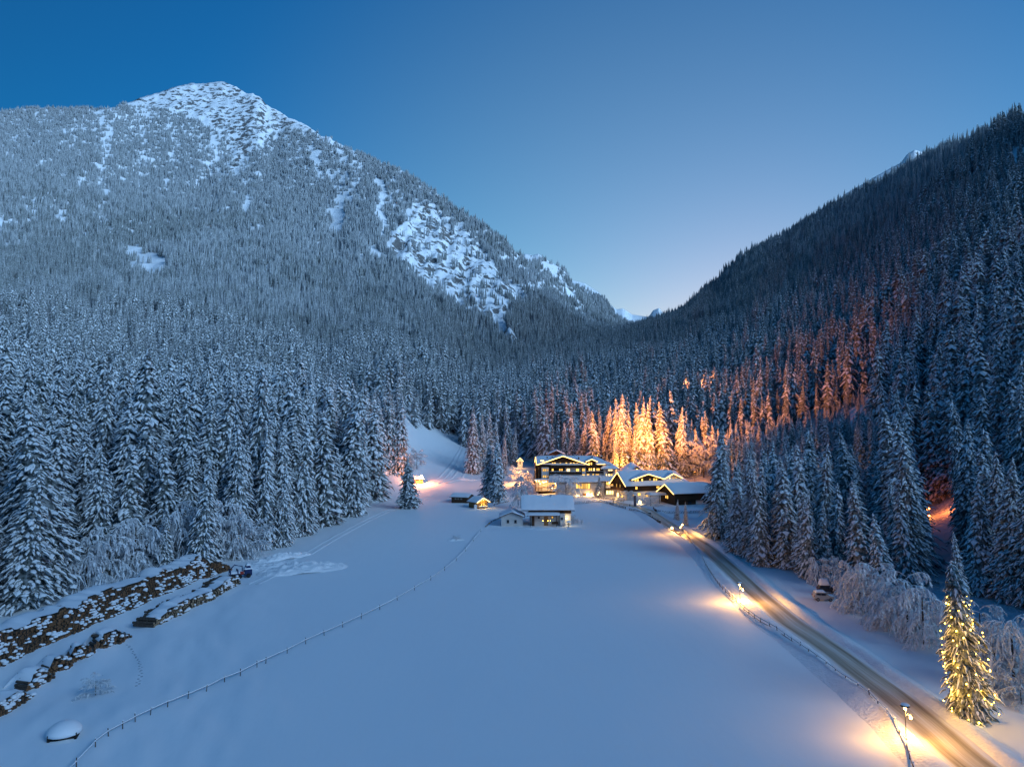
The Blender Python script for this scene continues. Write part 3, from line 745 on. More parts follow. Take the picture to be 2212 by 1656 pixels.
def mass(sd, L, keep, name, label, far_sp):
    k = rest & (side == sd)
    near = (Y < 420) & k; mid = (Y >= 420) & k
    P = [np.r_[X[near], X[mid]], np.r_[Y[near], Y[mid]], np.r_[Z[near], Z[mid]]-.4, np.r_[H[near], H[mid]]]
    idx = np.r_[rng.integers(0, len(CROWN), near.sum()), len(CROWN) + rng.integers(0, len(CROWN_MID), mid.sum())]
    wd = P[3]*rng.uniform(.85, 1.4, len(P[3]))
    fx, fy, fz, fpx, fpy = scatter(L, far_sp, 1000, 5000, keep)
    f = (fpx > -500) & (fpx < 2700); fx, fy, fz = fx[f], fy[f], fz[f]
    alt = np.clip((fz-300)/1200, 0, 1)
    fh = (28 - 13*alt)*rng.uniform(.75, 1.25, len(fx)); fw = np.maximum(fh, 22)*rng.uniform(.9, 1.25, len(fx))
    pts = [np.r_[P[0], fx], np.r_[P[1], fy], np.r_[P[2], fz-1], np.r_[P[3], fh], np.r_[wd, fw], rng.uniform(0, 6.28, len(P[0])+len(fx)),
           np.r_[idx, len(CROWN)+len(CROWN_MID) + rng.integers(0, 3, len(fx)) + 3*(rng.random(len(fx)) < np.clip((fz-150)/700 + 2.2*fbm(fx/260, fy/420, 3), .03, .95))]]
    print('forest', name, near.sum(), mid.sum(), len(fx))
    forest_mass(name, pts, (CROWN_FINE + CROWN[:2]) + CROWN_MID + CLUMP, label)
mass(0, left, keep_left, 'forest', 'blue-grey snowy spruce forest covering the left mountain', 11.5)
mass(1, right, keep_right, 'forest', 'dark snowy spruce forest covering the right mountain slope', 10.5)
# ------------------------------------------------------------------ building kit
class MB:
    """collects boxes, prisms and tubes; build() links them as one mesh object"""
    def __init__(s): s.V, s.F = [], []
    def poly(s, V, F):
        b = len(s.V); s.V += [tuple(map(float, v)) for v in V]; s.F += [tuple(b+i for i in f) for f in F]; return s
    def box(s, x0, x1, y0, y1, z0, z1):
        V = [(x, y, z) for z in (z0, z1) for y in (y0, y1) for x in (x0, x1)]
        return s.poly(V, [(0, 2, 3, 1), (4, 5, 7, 6), (0, 1, 5, 4), (2, 6, 7, 3), (0, 4, 6, 2), (1, 3, 7, 5)])
    def prism(s, P, axis, a0, a1):
        """polygon P extruded along an axis; P holds (x,z) for axis y, (y,z) for axis x, (x,y) for axis z"""
        f = {'y': lambda p, a: (p[0], a, p[1]), 'x': lambda p, a: (a, p[0], p[1]), 'z': lambda p, a: (p[0], p[1], a)}[axis]
        n = len(P); V = [f(p, a0) for p in P] + [f(p, a1) for p in P]
        return s.poly(V, [tuple(range(n))[::-1], tuple(range(n, 2*n))] + [(i, (i+1) % n, n+(i+1) % n, n+i) for i in range(n)])
    def tube(s, pts, r, n=6, r2=None):
        F = []; V = []; rr = [r + (r2-r)*k/(len(pts)-1) if r2 is not None else r for k in range(len(pts))]
        tube(V, F, [], pts, rr, n); m = len(pts)-1
        F += [tuple(range(n))[::-1], tuple(m*n+i for i in range(n))]
        return s.poly(V, F)
    def ball(s, c, r, sx=1, sz=1, n=8, m=5, low=-1.0):
        V = []; F = []
        for j in range(m+1):
            a = math.asin(max(low, -1)) + (math.pi/2 - math.asin(max(low, -1)))*j/m
            for i in range(n):
                t = 2*math.pi*i/n; V.append((c[0]+r*sx*math.cos(a)*math.cos(t), c[1]+r*sx*math.cos(a)*math.sin(t), c[2]+r*sz*math.sin(a)))
        for j in range(m):
            for i in range(n): F.append((j*n+i, j*n+(i+1) % n, (j+1)*n+(i+1) % n, (j+1)*n+i))
        F.append(tuple(range(n))[::-1])
        return s.poly(V, F)
    def build(s, name, m, parent=None, smooth=False, label=None):
        o = link(bpy.data.objects.new(name, mesh_from(name, s.V, s.F, [m], None, smooth)), parent)
        if label: o['label'] = label
        return o

def wood(name, c1, c2, st=(6, 6, .6)): return noisy(mat(name, c1, .8, spec=.2), c1, c2, 1.4, 5, .25, 3, st)
TIMBER = wood('dark_timber', (.030, .017, .010), (.065, .038, .022))
TIMBER2 = wood('brown_timber', (.07, .035, .02), (.13, .07, .04))
PINE = wood('pine_boards', (.22, .12, .05), (.36, .21, .09))
PLASTER = noisy(mat('white_plaster', (.6, .58, .55), .9), (.56, .54, .51), (.66, .64, .61), .6, 4)
METAL = mat('dark_metal', (.04, .04, .045), .5, metal=.6)
GLASSD = mat('dark_glass', (.02, .03, .045), .12, spec=.6)
LIT = [mat('lit_window', (.3, .2, .08), .4, (1.0, .52, .10), e) for e in (1.0, .6, .32)]
LITB = mat('bright_window', (.4, .3, .15), .4, (1.0, .64, .22), 1.7)
LED = mat('light_strip', (.8, .7, .4), .5, (1.0, .55, .13), 2.6)
BULB = mat('warm_bulb', (.9, .8, .5), .4, (1.0, .62, .22), 8)
def snow_slab(mb, x0, x1, y0, y1, z, h, n=9, seed=0):
    """a pillow of snow lying on a flat top: rounded, uneven edge"""
    nx = max(3, n); ny = max(3, int(n*abs(y1-y0)/max(.1, abs(x1-x0))) if abs(y1-y0) > 0 else 3); ny = min(ny, 14)
    V = []; F = []
    for j in range(ny+1):
        for i in range(nx+1):
            u, v = i/nx, j/ny; e = min(1, min(u, 1-u)*nx/1.2)*min(1, min(v, 1-v)*ny/1.2)
            V.append((x0+(x1-x0)*u, y0+(y1-y0)*v, z + h*(.25+.75*math.sqrt(max(0, e)))*(1+.25*float(fbm(np.float64(u*3+seed), np.float64(v*3+seed*2), 2)))))
    k = len(V)
    for j in range(ny+1):
        for i in range(nx+1): V.append((x0+(x1-x0)*i/nx, y0+(y1-y0)*j/ny, z))
    w = nx+1
    for j in range(ny):
        for i in range(nx): F.append((j*w+i, j*w+i+1, (j+1)*w+i+1, (j+1)*w+i))
    ring = [i for i in range(nx+1)] + [j*w+nx for j in range(1, ny+1)] + [ny*w+i for i in range(nx-1, -1, -1)] + [j*w for j in range(ny-1, 0, -1)]
    for a, b in zip(ring, ring[1:]+ring[:1]): F.append((b, a, k+a, k+b))
    F.append(tuple(k+i for i in ring)[::-1])
    return mb.poly(V, F)
def roof_panel(mb, A, B, C, D, t, bumpy=0.0, n=14, m=6, seed=0, edge=True):
    """thick sloping sheet over the quad A,B (eave) C,D (ridge), A under D; bumpy lifts it unevenly like old snow"""
    A, B, C, D = map(Vector, (A, B, C, D)); V = []; F = []
    nrm = (B-A).cross(D-A).normalized(); nrm = nrm if nrm.z > 0 else -nrm
    for j in range(m+1):
        for i in range(n+1):
            u, v = i/n, j/m; p = A.lerp(B, u).lerp(D.lerp(C, u), v)
            e = 1.0 if not edge else min(1, .35 + min(u, 1-u)*n*.5)*min(1, .45 + v*m*.4)
            V.append(tuple(p + nrm*t*e*(1+bumpy*float(fbm(np.float64(u*4+seed), np.float64(v*3+seed*1.7), 3))*2)))
    k = len(V)
    for j in range(m+1):
        for i in range(n+1): V.append(tuple(A.lerp(B, i/n).lerp(D.lerp(C, i/n), j/m)))
    w = n+1
    for j in range(m):
        for i in range(n): F.append((j*w+i, j*w+i+1, (j+1)*w+i+1, (j+1)*w+i)); F.append((k+j*w+i, k+(j+1)*w+i, k+(j+1)*w+i+1, k+j*w+i+1))
    ring = [i for i in range(n+1)] + [j*w+n for j in range(1, m+1)] + [m*w+i for i in range(n-1, -1, -1)] + [j*w for j in range(m-1, 0, -1)]
    for a, b in zip(ring, ring[1:]+ring[:1]): F.append((b, a, k+a, k+b))
    return mb.poly(V, F)
def gable_roof(par, x0, x1, y0, y1, ze, zr, along='x', over=.9, t=.22, ts=.55, tm=None, led=None, seed=0, hip1=0.0, hip0=0.0, led_ends=(0,), lock=None):
    """pitched roof as parts: timber deck, snow blanket, optional strip of lights on the verge. along = ridge axis"""
    tm = tm or TIMBER
    sw = (lambda a, b, z: (a, b, z)) if along == 'x' else (lambda a, b, z: (b, a, z))
    if along == 'y': x0, x1, y0, y1 = y0, y1, x0, x1
    X0, X1, Y0, Y1 = x0-over, x1+over, y0-over, y1+over; ym = (y0+y1)/2
    k = (zr-ze)/(ym-y0); zo = ze - over*k
    r0, r1 = X0+hip0, X1-hip1
    deck, sn = MB(), MB()
    for a, b in ((Y0, 1), (Y1, -1)):
        A, B, C, D = (X0, a, zo), (X1, a, zo), (r1, ym, zr), (r0, ym, zr)
        q = [sw(*p) for p in (A, B, C, D)]
        roof_panel(deck, *q, t, 0, 2, 1, edge=False)
        up = [sw(p[0], p[1], p[2]+t*1.12) for p in (A, B, C, D)]
        roof_panel(sn, *up, ts, .30, 16, 6, seed+a)
    for h, xe, xr in ((hip0, X0, r0), (hip1, X1, r1)):
        if h > 0:
            for mb, tt, lift in ((deck, t, 0), (sn, ts*.9, t*1.1)):
                A, B, C = sw(xe, Y0, zo+lift), sw(xe, Y1, zo+lift), sw(xr, ym, zr+lift)
                roof_panel(mb, A, B, C, C, tt, .2 if lift else 0, 8, 5, seed)
    rf = deck.build('roof', tm, par); sn.build('roof_snow', SNOW, rf, smooth=False)
    if led:
        l = MB()
        for e in led_ends:
            xe = (X0-.03) if e == 0 else (X1+.03)
            for a in (Y0, Y1):
                P = [sw(xe, a, zo+.10), sw(xe, ym, zr+.10)]; l.tube([Vector(P[0]), Vector(P[1])], .13, 5)
        l.build('light_strip', LED, par)
    return rf
def window(par, x, z, w, h, y, lit=None, axis='-y', depth=.12):
    """frame standing proud of the wall, mullion, glowing pane"""
    f = MB(); fr = .09; p = MB()
    def B(mb, a0, a1, d0, d1, z0, z1):
        if axis == '-y': mb.box(a0, a1, y-d1, y-d0, z0, z1)
        else: mb.box(y-d1, y-d0, a0, a1, z0, z1)       # '-x'
    for a0, a1, z0, z1 in ((x, x+fr, z, z+h), (x+w-fr, x+w, z, z+h), (x+fr, x+w-fr, z, z+fr), (x+fr, x+w-fr, z+h-fr, z+h)): B(f, a0, a1, -.02, depth, z0, z1)
    if w > .8: B(f, x+w/2-.035, x+w/2+.035, -.02, depth-.02, z+fr, z+h-fr)
    o = f.build('window', TIMBER, par)
    B(p, x+fr, x+w-fr, -.02, depth-.06, z+fr, z+h-fr)
    p.build('pane', lit or GLASSD, o); return o

def lamp_light(name, loc, power, col=(1.0, .54, .16), r=.12, parent=None, spot=None, aim=None):
    d = bpy.data.lights.new(name, 'SPOT' if spot else 'POINT'); d.energy = power; d.color = col; d.shadow_soft_size = r
    if spot: d.spot_size = math.radians(spot); d.spot_blend = .6
    o = bpy.data.objects.new(name, d); o.location = loc
    if aim is not None: o.rotation_euler = (Vector(aim)-Vector(loc)).to_track_quat('-Z', 'Y').to_euler()
    link(o, parent); return o

class Frame:
    """reads sizes off an enlarged crop of the photograph for one building standing at distance Y"""
    def __init__(s, x0, y0, sc, Y, ozx, ozy):
        s.x0, s.y0, s.sc, s.Y = x0, y0, sc, Y; s.o = [float(v) for v in s.w(ozx, ozy, Y)]
    def w(s, zx, zy, Y): return view_point((s.x0+zx/s.sc)/1.583, (s.y0+zy/s.sc)/1.583, Y)
    def __call__(s, zx, zy, yo=0.0):
        x, y, z = s.w(zx, zy, s.Y+yo); return float(x)-s.o[0], float(z)-s.o[2]

# ------------------------------------------------------------------ the big hotel
FA = Frame(1800, 1530, 6.32, 336, 200, 890)
hotel = thing('hotel', 'big four-storey alpine hotel with lit windows and light strips along its snowy gables', 'hotel', FA.o)
X_ = lambda zx, yo=0: FA(zx, 600, yo)[0]
Z_ = lambda zy, yo=0: FA(1000, zy, yo)[1]
def hotel_build():
    h = hotel; ze = Z_(362)
    MB().box(X_(255), X_(1655), 0, 24, -4, ze).box(X_(205, 6), X_(256), 5, 24, -4, ze).build('wall', TIMBER, h)
    MB().prism([(X_(255), ze), (X_(1305), ze), (X_(832), Z_(200))], 'y', .004, 12).build('gable_wall', TIMBER, h)
    pl = MB().box(X_(322), X_(480), -.9, .02, Z_(690), Z_(425)).box(X_(830), X_(1180), -.05, .02, Z_(512), Z_(432)).box(X_(500), X_(1185), -.06, .02, Z_(650), Z_(565)).box(X_(1192), X_(1280), -.6, .02, Z_(690), Z_(420))
    pl.box(X_(1285), X_(1650), -.05, .02, Z_(640), Z_(550)).build('plaster_wall', PLASTER, h)
    MB().box(X_(1656), X_(1918), -1.5, 16, -4, Z_(428)).build('wing_wall', PLASTER, h)
    # roofs: long main ridge, broad front gable, dormer, wing
    gable_roof(h, X_(235, 12), X_(1700, 12), 0, 24, ze, Z_(205, 12), 'x', .9, hip1=5.5, led=True, led_ends=(0,), seed=1)
    gable_roof(h, X_(268), X_(1300), -.2, 12, ze+.05, Z_(185), 'y', 1.1, led=True, seed=2)
    gable_roof(h, X_(1300), X_(1500), -1.2, 7, Z_(295), Z_(255), 'y', .6, ts=.4, led=True, seed=3)
    MB().box(X_(1308), X_(1492), -1.0, 6, Z_(430), Z_(300)).prism([(X_(1308), Z_(301)), (X_(1492), Z_(301)), (X_(1400), Z_(262))], 'y', -1.0, 5).build('dormer', TIMBER, h)
    gable_roof(h, X_(1665), X_(1915), -1.5, 16, Z_(420), Z_(330, 6), 'y', 1.6, ts=.6, hip0=5, hip1=5, seed=4)
    l = MB().box(X_(1520), X_(1690), -1.2, -1.0, Z_(358), Z_(347)).box(X_(300), X_(372), -1.25, -1.1, Z_(284), Z_(268)); l.build('light_strip', LED, h)
    # balconies
    for a, b, z0, z1, d in ((510, 1290, 432, 374, 1.4), (486, 1190, 566, 512, 1.4), (1285, 1740, 548, 506, 1.4), (1742, 1862, 543, 494, 1.2)):
        y0 = -1.5 if a == 1742 else -.05
        bl = MB().box(X_(a), X_(b), y0-d, y0, Z_(z0), Z_(z0)+.18)
        n = int((X_(b)-X_(a))/.22)
        for i in range(n):
            x = X_(a) + (X_(b)-X_(a))*i/n; bl.box(x, x+.17, y0-d, y0-d+.05, Z_(z0)+.18, Z_(z1)-.06)
        bl.box(X_(a), X_(b), y0-d-.03, y0-d+.08, Z_(z1)-.06, Z_(z1))
        o = bl.build('balcony', TIMBER, h); s = MB(); snow_slab(s, X_(a), X_(b), y0-d-.1, y0-d+.2, Z_(z1), .16, 24, a); s.build('snow', SNOW, o)
    # windows row by row
    rows = [(316, 376, [(545, 582, 0), (590, 632, 0), (708, 748, 1), (838, 880, 0), (936, 976, 0), (1000, 1040, 0), (1076, 1110, 1)], -.004),
            (312, 372, [(1325, 1364, 0), (1376, 1412, 0)], -1.0),
            (450, 508, [(345, 378, 1), (386, 424, 1), (444, 466, 1)], -.9), (588, 645, [(345, 378, 1), (386, 424, 1), (444, 466, 2)], -.9),
            (450, 505, [(542, 582, 0), (700, 737, 1), (745, 782, 1)], -.004), (450, 512, [(865, 936, 3), (1064, 1134, 0)], -.05), (445, 508, [(1194, 1258, 1)], -.6),
            (440, 500, [(1340, 1374, 0), (1381, 1416, 0), (1440, 1476, 3), (1505, 1582, 1)], -.004),
            (585, 643, [(542, 584, 3), (698, 742, 1), (752, 790, 2), (960, 1000, 2), (1056, 1100, 3)], -.06), (570, 622, [(1196, 1254, 0)], -.6),
            (565, 620, [(1298, 1356, 0), (1420, 1455, 0), (1488, 1568, 1)], -.05),
            (438, 512, [(1750, 1794, 3), (1800, 1846, 3)], -1.5), (562, 606, [(1702, 1728, 3), (1750, 1795, 3), (1805, 1845, 0)], -1.5)]
    for t, b, ws, y in rows:
        for a, c, k in ws: window(h, X_(a), Z_(b), X_(c)-X_(a), Z_(t)-Z_(b), y, LITB if k == 3 else LIT[k])
    for a, t, b, k in ((7.5, 425, 475, 0), (10, 425, 475, 1), (13, 560, 610, 1)): window(h, a, Z_(b), 1.1, Z_(t)-Z_(b), X_(205, 6), LIT[k], axis='-x')
    for zx, zy, yo, w in ((1615, 205, 9, .9), (1415, 205, 9, .8), (1037, 198, 11, .6), (1125, 225, 6, .6), (447, 215, 8, .6), (560, 205, 9, .6)):
        x, z = FA(zx, zy, yo); o = MB().box(x-w/2, x+w/2, yo-w/2, yo+w/2, z-1.8, z+.5).build('chimney', TIMBER2, h)
        s = MB(); snow_slab(s, x-w/2-.1, x+w/2+.1, yo-w/2-.1, yo+w/2+.1, z+.5, .35, 4, zx); s.build('snow', SNOW, o)
    # low dining wing in front
    yw = -9.0; zt = Z_(752, yw); zb = Z_(622, -.5)
    MB().box(X_(640, yw), X_(1475, yw), yw, -.1, -6, zt-.1).box(X_(1475, yw), X_(1690, yw), yw+2, -.1, -6, zt).build('dining_wing', PLASTER, h)
    dk, sn = MB(), MB(); q = [(X_(485, yw)-.2, yw-1, zt), (X_(1500, yw), yw-1, zt), (X_(1900), -.07, zb), (X_(485), -.07, zb)]
    roof_panel(dk, *q, .2, 0, 2, 1, edge=False); roof_panel(sn, *[(a, b, c+.22) for a, b, c in q], .6, .3, 20, 7, 5)
    q2 = [(X_(1502, yw), yw+1, zt+.3), (X_(1900, yw), yw+1, zt+.3), (X_(1900)+.4, -.08, zb+.1), (X_(1560), -.08, zb+.1)]
    roof_panel(dk, *q2, .2, 0, 2, 1, edge=False); roof_panel(sn, *[(a, b, c+.22) for a, b, c in q2], .55, .3, 12, 6, 6)
    o = dk.build('wing_roof', TIMBER, h); sn.build('roof_snow', SNOW, o)
    n = 6
    for i in range(n):
        a = 1062 + 310*i/n; window(h, X_(a, yw), Z_(888, yw), X_(a+310/n-4, yw)-X_(a, yw), Z_(772, yw)-Z_(888, yw), yw, LIT[[0, 1, 1, 2, 1, 0][i]])
    dr = MB().box(X_(1205, yw), X_(1290, yw), yw-.08, yw+.02, Z_(1040, yw), Z_(985, yw)).build('door', PINE, h)
    ch = MB().box(X_(1385, yw), X_(1450, yw), yw-.5, yw, -6, Z_(760, yw)); ch.build('pier', PLASTER, h)
    for zx, zy in ((1090, 1018), (1310, 1012), (1340, 1012), (1400, 1005)):
        x, z = FA(zx, zy, yw); MB().tube([(x, yw-.35, z-.3), (x, yw-.35, z+.45)], .13, 8).build('wall_light', BULB, h); lamp_light('light', (x, yw-.8, z), 70, parent=h)
    # entrance porch with a row of bulbs
    yp = -4.5
    pm = MB()
    for zx in (185, 250, 330, 450, 520, 610): pm.box(X_(zx, yp)-.12, X_(zx, yp)+.12, yp-.12, yp+.12, -1, Z_(700, yp))
    pm.box(X_(185, yp), X_(620, yp), yp-.1, yp+.1, Z_(862, yp), Z_(850, yp)).box(X_(185, yp), X_(620, yp), yp-.15, yp+.15, Z_(716, yp), Z_(698, yp))
    for i in range(30): x = X_(190, yp) + (X_(330, yp)-X_(190, yp))*i/30; pm.box(x, x+.06, yp-.04, yp+.04, -.4, Z_(850, yp))
    pm.build('porch', PINE, h)
    MB().box(X_(200), X_(640), -.9, -.1, -1, Z_(690)).build('porch_wall', PLASTER, h)
    s = MB(); snow_slab(s, X_(180, yp)-.5, X_(650, yp)+.3, yp-.8, -.95, Z_(698, yp), .5, 14, 3); s.build('porch_snow', SNOW, h)
    for zx, zy in ((212, 722), (265, 722), (342, 735), (372, 745), (402, 735), (430, 732), (550, 738), (296, 775), (555, 872), (608, 880), (618, 775), (702, 776)):
        x, z = FA(zx, zy, yp-.3); MB().ball((x, yp-.3, z), .17, n=8).build('porch_bulb', BULB, h)
    lamp_light('light', (X_(370, yp), yp-.6, Z_(760, yp)), 420, parent=h); lamp_light('light', (X_(580, yp), yp-1.2, Z_(800, yp)), 220, parent=h)
    lamp_light('light', (X_(250, yp)-2, yp-2.0, Z_(740, yp)), 260, (1, .5, .2), parent=h)
    # glazed lobby on the right
    yl = -6.0
    MB().box(X_(1705, yl), X_(1960, yl), yl, -.2, -6, Z_(735, yl)).build('lobby', PLASTER, h)
    for a in (1712, 1775, 1840, 1895): window(h, X_(a, yl), Z_(1035, yl), X_(a+55, yl)-X_(a, yl), Z_(925, yl)-Z_(1035, yl), yl, LITB if a != 1895 else LIT[0])
    for a in (1715, 1820): window(h, X_(a, yl), Z_(806, yl), X_(a+95, yl)-X_(a, yl), Z_(745, yl)-Z_(806, yl), yl, LIT[1])
    s = MB(); snow_slab(s, X_(1690, yl), X_(1960, yl), yl-2.2, yl-.02, Z_(865, yl), .5, 10, 8); s.build('canopy_snow', SNOW, h)
    MB().box(X_(1692, yl), X_(1958, yl), yl-2.1, yl-.01, Z_(892, yl), Z_(866, yl)).build('canopy', TIMBER2, h)
    for zx, zy in ((1790, 757), (1937, 787), (1725, 880)):
        x, z = FA(zx, zy, yl-.4); MB().ball((x, yl-.4, z), .28, n=8).build('globe_lamp', BULB, h); lamp_light('light', (x, yl-1, z), 60, parent=h)
hotel_build()

# small timber house showing above the hotel roof
t = thing('timber_house', 'brown timber house with a snowy gable roof, behind the ridge of the big hotel', 'house', [float(v) for v in view_point((1800+650/6.32)/1.583, (1530+300/6.32)/1.583, 372)])
k = .0227*372/336
MB().box(-160*k, 120*k, 0, 8, -4, 160*k).prism([(-160*k, 160*k), (120*k, 160*k), (-20*k, 222*k)], 'y', 0, 8).build('wall', TIMBER2, t)
gable_roof(t, -160*k, 150*k, -.3, 8, 158*k, 226*k, 'y', .8, seed=11)

# ------------------------------------------------------------------ chalet, barn, pavilion, carport
def pos(px, py, Y): return [float(v) for v in view_point(px, py, Y)]
ZB = lambda zx, zy: ((2080+zx/6.144)/1.583, (1580+zy/6.144)/1.583)
chalet = thing('chalet', 'dark timber chalet with two glowing gable dormers on its long snowy roof', 'chalet', pos(*ZB(388, 800), 312), math.radians(18))
def chalet_build():
    h = chalet; L, W, ze, zr = 32.0, 14.0, 7.1, 12.1
    MB().box(0, L, 0, W, 3.9, ze).prism([(0, ze), (W, ze), (W/2, zr-.15)], 'x', .01, .6).build('timber_wall', TIMBER, h)
    MB().box(.1, L-.1, .1, W-.1, -4, 3.9).build('plaster_wall', PLASTER, h)
    gable_roof(h, 0, L, 0, W, ze, zr, 'x', 1.3, led=True, seed=21, hip1=4.5, ts=.6)
    for a, b, apz, ez, wm, base in ((2.2, 19.2, 11.5, 9.3, TIMBER, 7.5), (19.7, 29.2, 11.4, 9.6, PLASTER, 8.0)):
        y = .6 if a < 10 else 1.6
        MB().box(a+1.4, b-1.0, y, 7, base-.6, ez).prism([(a+1.4, ez), (b-1.0, ez), ((a+b)/2+.2, apz-.3)], 'y', y, 6.8).build('dormer', wm, h)
        gable_roof(h, a+1, b-1, y-.2, 8, ez+.05, apz, 'y', 1.0, ts=.4, led=True, seed=a)
    fx = lambda zx: (zx-388)*.02176/math.cos(math.radians(18+11))*.985
    fz = lambda zy: (800-zy)*.02176
    for zx0, zx1, t, b, y, m in ((560, 600, 358, 418, .6, 0), (610, 648, 358, 418, .6, 0), (698, 738, 352, 415, .6, 0), (865, 900, 355, 405, .6, 2), (952, 988, 352, 412, .6, 0), (1000, 1036, 352, 412, .6, 0),
                              (1240, 1272, 340, 388, 1.6, 0), (1308, 1345, 335, 392, 1.6, 3), (1384, 1420, 338, 390, 1.6, 1), (1448, 1484, 338, 388, 1.6, 1),
                              (560, 606, 512, 580, 0, 0), (1000, 1070, 505, 572, 0, 1), (610, 672, 650, 712, .1, 0), (782, 830, 648, 728, .1, 0), (846, 882, 648, 698, .1, 0), (925, 956, 645, 690, .1, 1), (510, 545, 670, 715, .1, 1)):
        window(h, fx(zx0), fz(b)-.1*y, fx(zx1)-fx(zx0), fz(t)-fz(b), y, LITB if m == 3 else LIT[m])
    for a, z, hh, w, m in ((2.6, 8.2, 1.3, .9, 2), (6.2, 5.2, 1.6, 1.1, 1), (9.5, 5.2, 1.6, 1.1, 2), (4, .6, 2.2, 1.6, 0), (8, .6, 2.2, 2.2, 3)):
        window(h, a, z, w, hh, -.01 if z > 3.9 else .09, LITB if m == 3 else LIT[m], axis='-x')
    b = MB().box(-1.6, 0, .2, W-.2, 4.2, 4.4)
    for i in range(60): y = .2+(W-.45)*i/60; b.box(-1.6, -1.54, y, y+.17, 4.4, 5.4)
    b.box(-1.64, -1.5, .2, W-.2, 5.4, 5.5); b.build('balcony', TIMBER2, h)
    for x in (12, 24): MB().box(x-.4, x+.4, 7.8, 8.6, zr-1.2, zr+.9).build('chimney', TIMBER2, h)
    lamp_light('light', (-3.5, 5, 3.2), 190, parent=h); lamp_light('light', (9.5, -2.5, 2.5), 60, parent=h)
chalet_build()
barn = thing('barn', 'dark unlit barn with broad snowy roof and light strip on its left gable', 'barn', pos(*ZB(1398, 968), 297), math.radians(18))
def barn_build():
    h = barn; L, W, ze, zr = 19.0, 12.0, 6.7, 9.7
    MB().box(0, L, 0, W, -3, ze).prism([(0, ze), (W, ze), (W/2, zr-.15)], 'x', .01, .6).build('wall', TIMBER, h)
    gable_roof(h, 0, L, 0, W, ze, zr, 'x', 1.4, led=True, seed=31, ts=.7)
    MB().box(10.3, 14.0, -.06, .02, 1.5, 3.1).build('white_panel', PLASTER, h)
    MB().box(4.6, 9.9, -.07, .02, .4, 3.0).build('barn_door', TIMBER2, h)
    window(h, 6.4, 1.6, 1.7, 1.2, -.07, GLASSD)
    MB().box(.2, L-.2, -1.2, .01, 3.25, 3.45).build('ledge', TIMBER, h)
    for a in (4.2, 5.6): window(h, a+1.2, 3.6, 1.0, 1.5, -.01, LIT[0], axis='-x')
    MB().ball((-.5, 9.8, 5.9), .16).build('wall_light', mat('cool_bulb', (.8, .9, .8), .4, (.75, 1.0, .8), 8), h)
barn_build()
pav = thing('pavilion', 'square pavilion with a snowy pyramid roof and one lit dormer behind the chalet', 'pavilion', pos(*ZB(482, 195), 352))
def pav_build():
    k = .0244; w = 285*k; zt = 190*k-.4
    MB().box(-w*.85, w*.85, -w*.85, w*.85, -5, .1).build('wall', PLASTER, pav)
    dk, sn = MB(), MB(); C = [(-w, -w), (w, -w), (w, w), (-w, w)]
    for i in range(4):
        A, B = C[i], C[(i+1) % 4]
        for mb, dz, t, bb in ((dk, 0, .2, 0), (sn, .22, .55, .3)): roof_panel(mb, (*A, -.3+dz), (*B, -.3+dz), (.05, 0, zt+dz), (-.05, 0, zt+dz), t, bb, 8, 5, i)
    o = dk.build('roof', TIMBER, pav); sn.build('roof_snow', SNOW, o)
    d = MB().box(1.0, 2.8, -w*.78, -1.5, .6, 1.9).prism([(1.0, 1.9), (2.8, 1.9), (1.9, 2.6)], 'y', -w*.78, -1.5).build('dormer', TIMBER, pav)
    window(pav, 1.3, .9, 1.1, .9, -w*.78, LITB)
    gable_roof(pav, .8, 3.0, -w*.82, -1.0, 1.95, 2.75, 'y', .35, ts=.3, seed=33)
pav_build()
cp = thing('carport', 'low open carport under a thick pink-lit slab of snow before the chalet', 'carport', pos(*ZB(1070, 790), 303), math.radians(14))
MB().box(-4.7, 4.7, -.2, 4.6, 1.9, 2.15).build('roof', TIMBER2, cp)
for x in (-4.4, 0, 4.4): MB().box(x-.1, x+.1, 0, .2, -1.5, 1.9).build('post', TIMBER, cp)
s = MB(); snow_slab(s, -4.9, 4.9, -.4, 4.8, 2.15, .95, 14, 4); s.build('roof_snow', SNOW, cp, smooth=True)

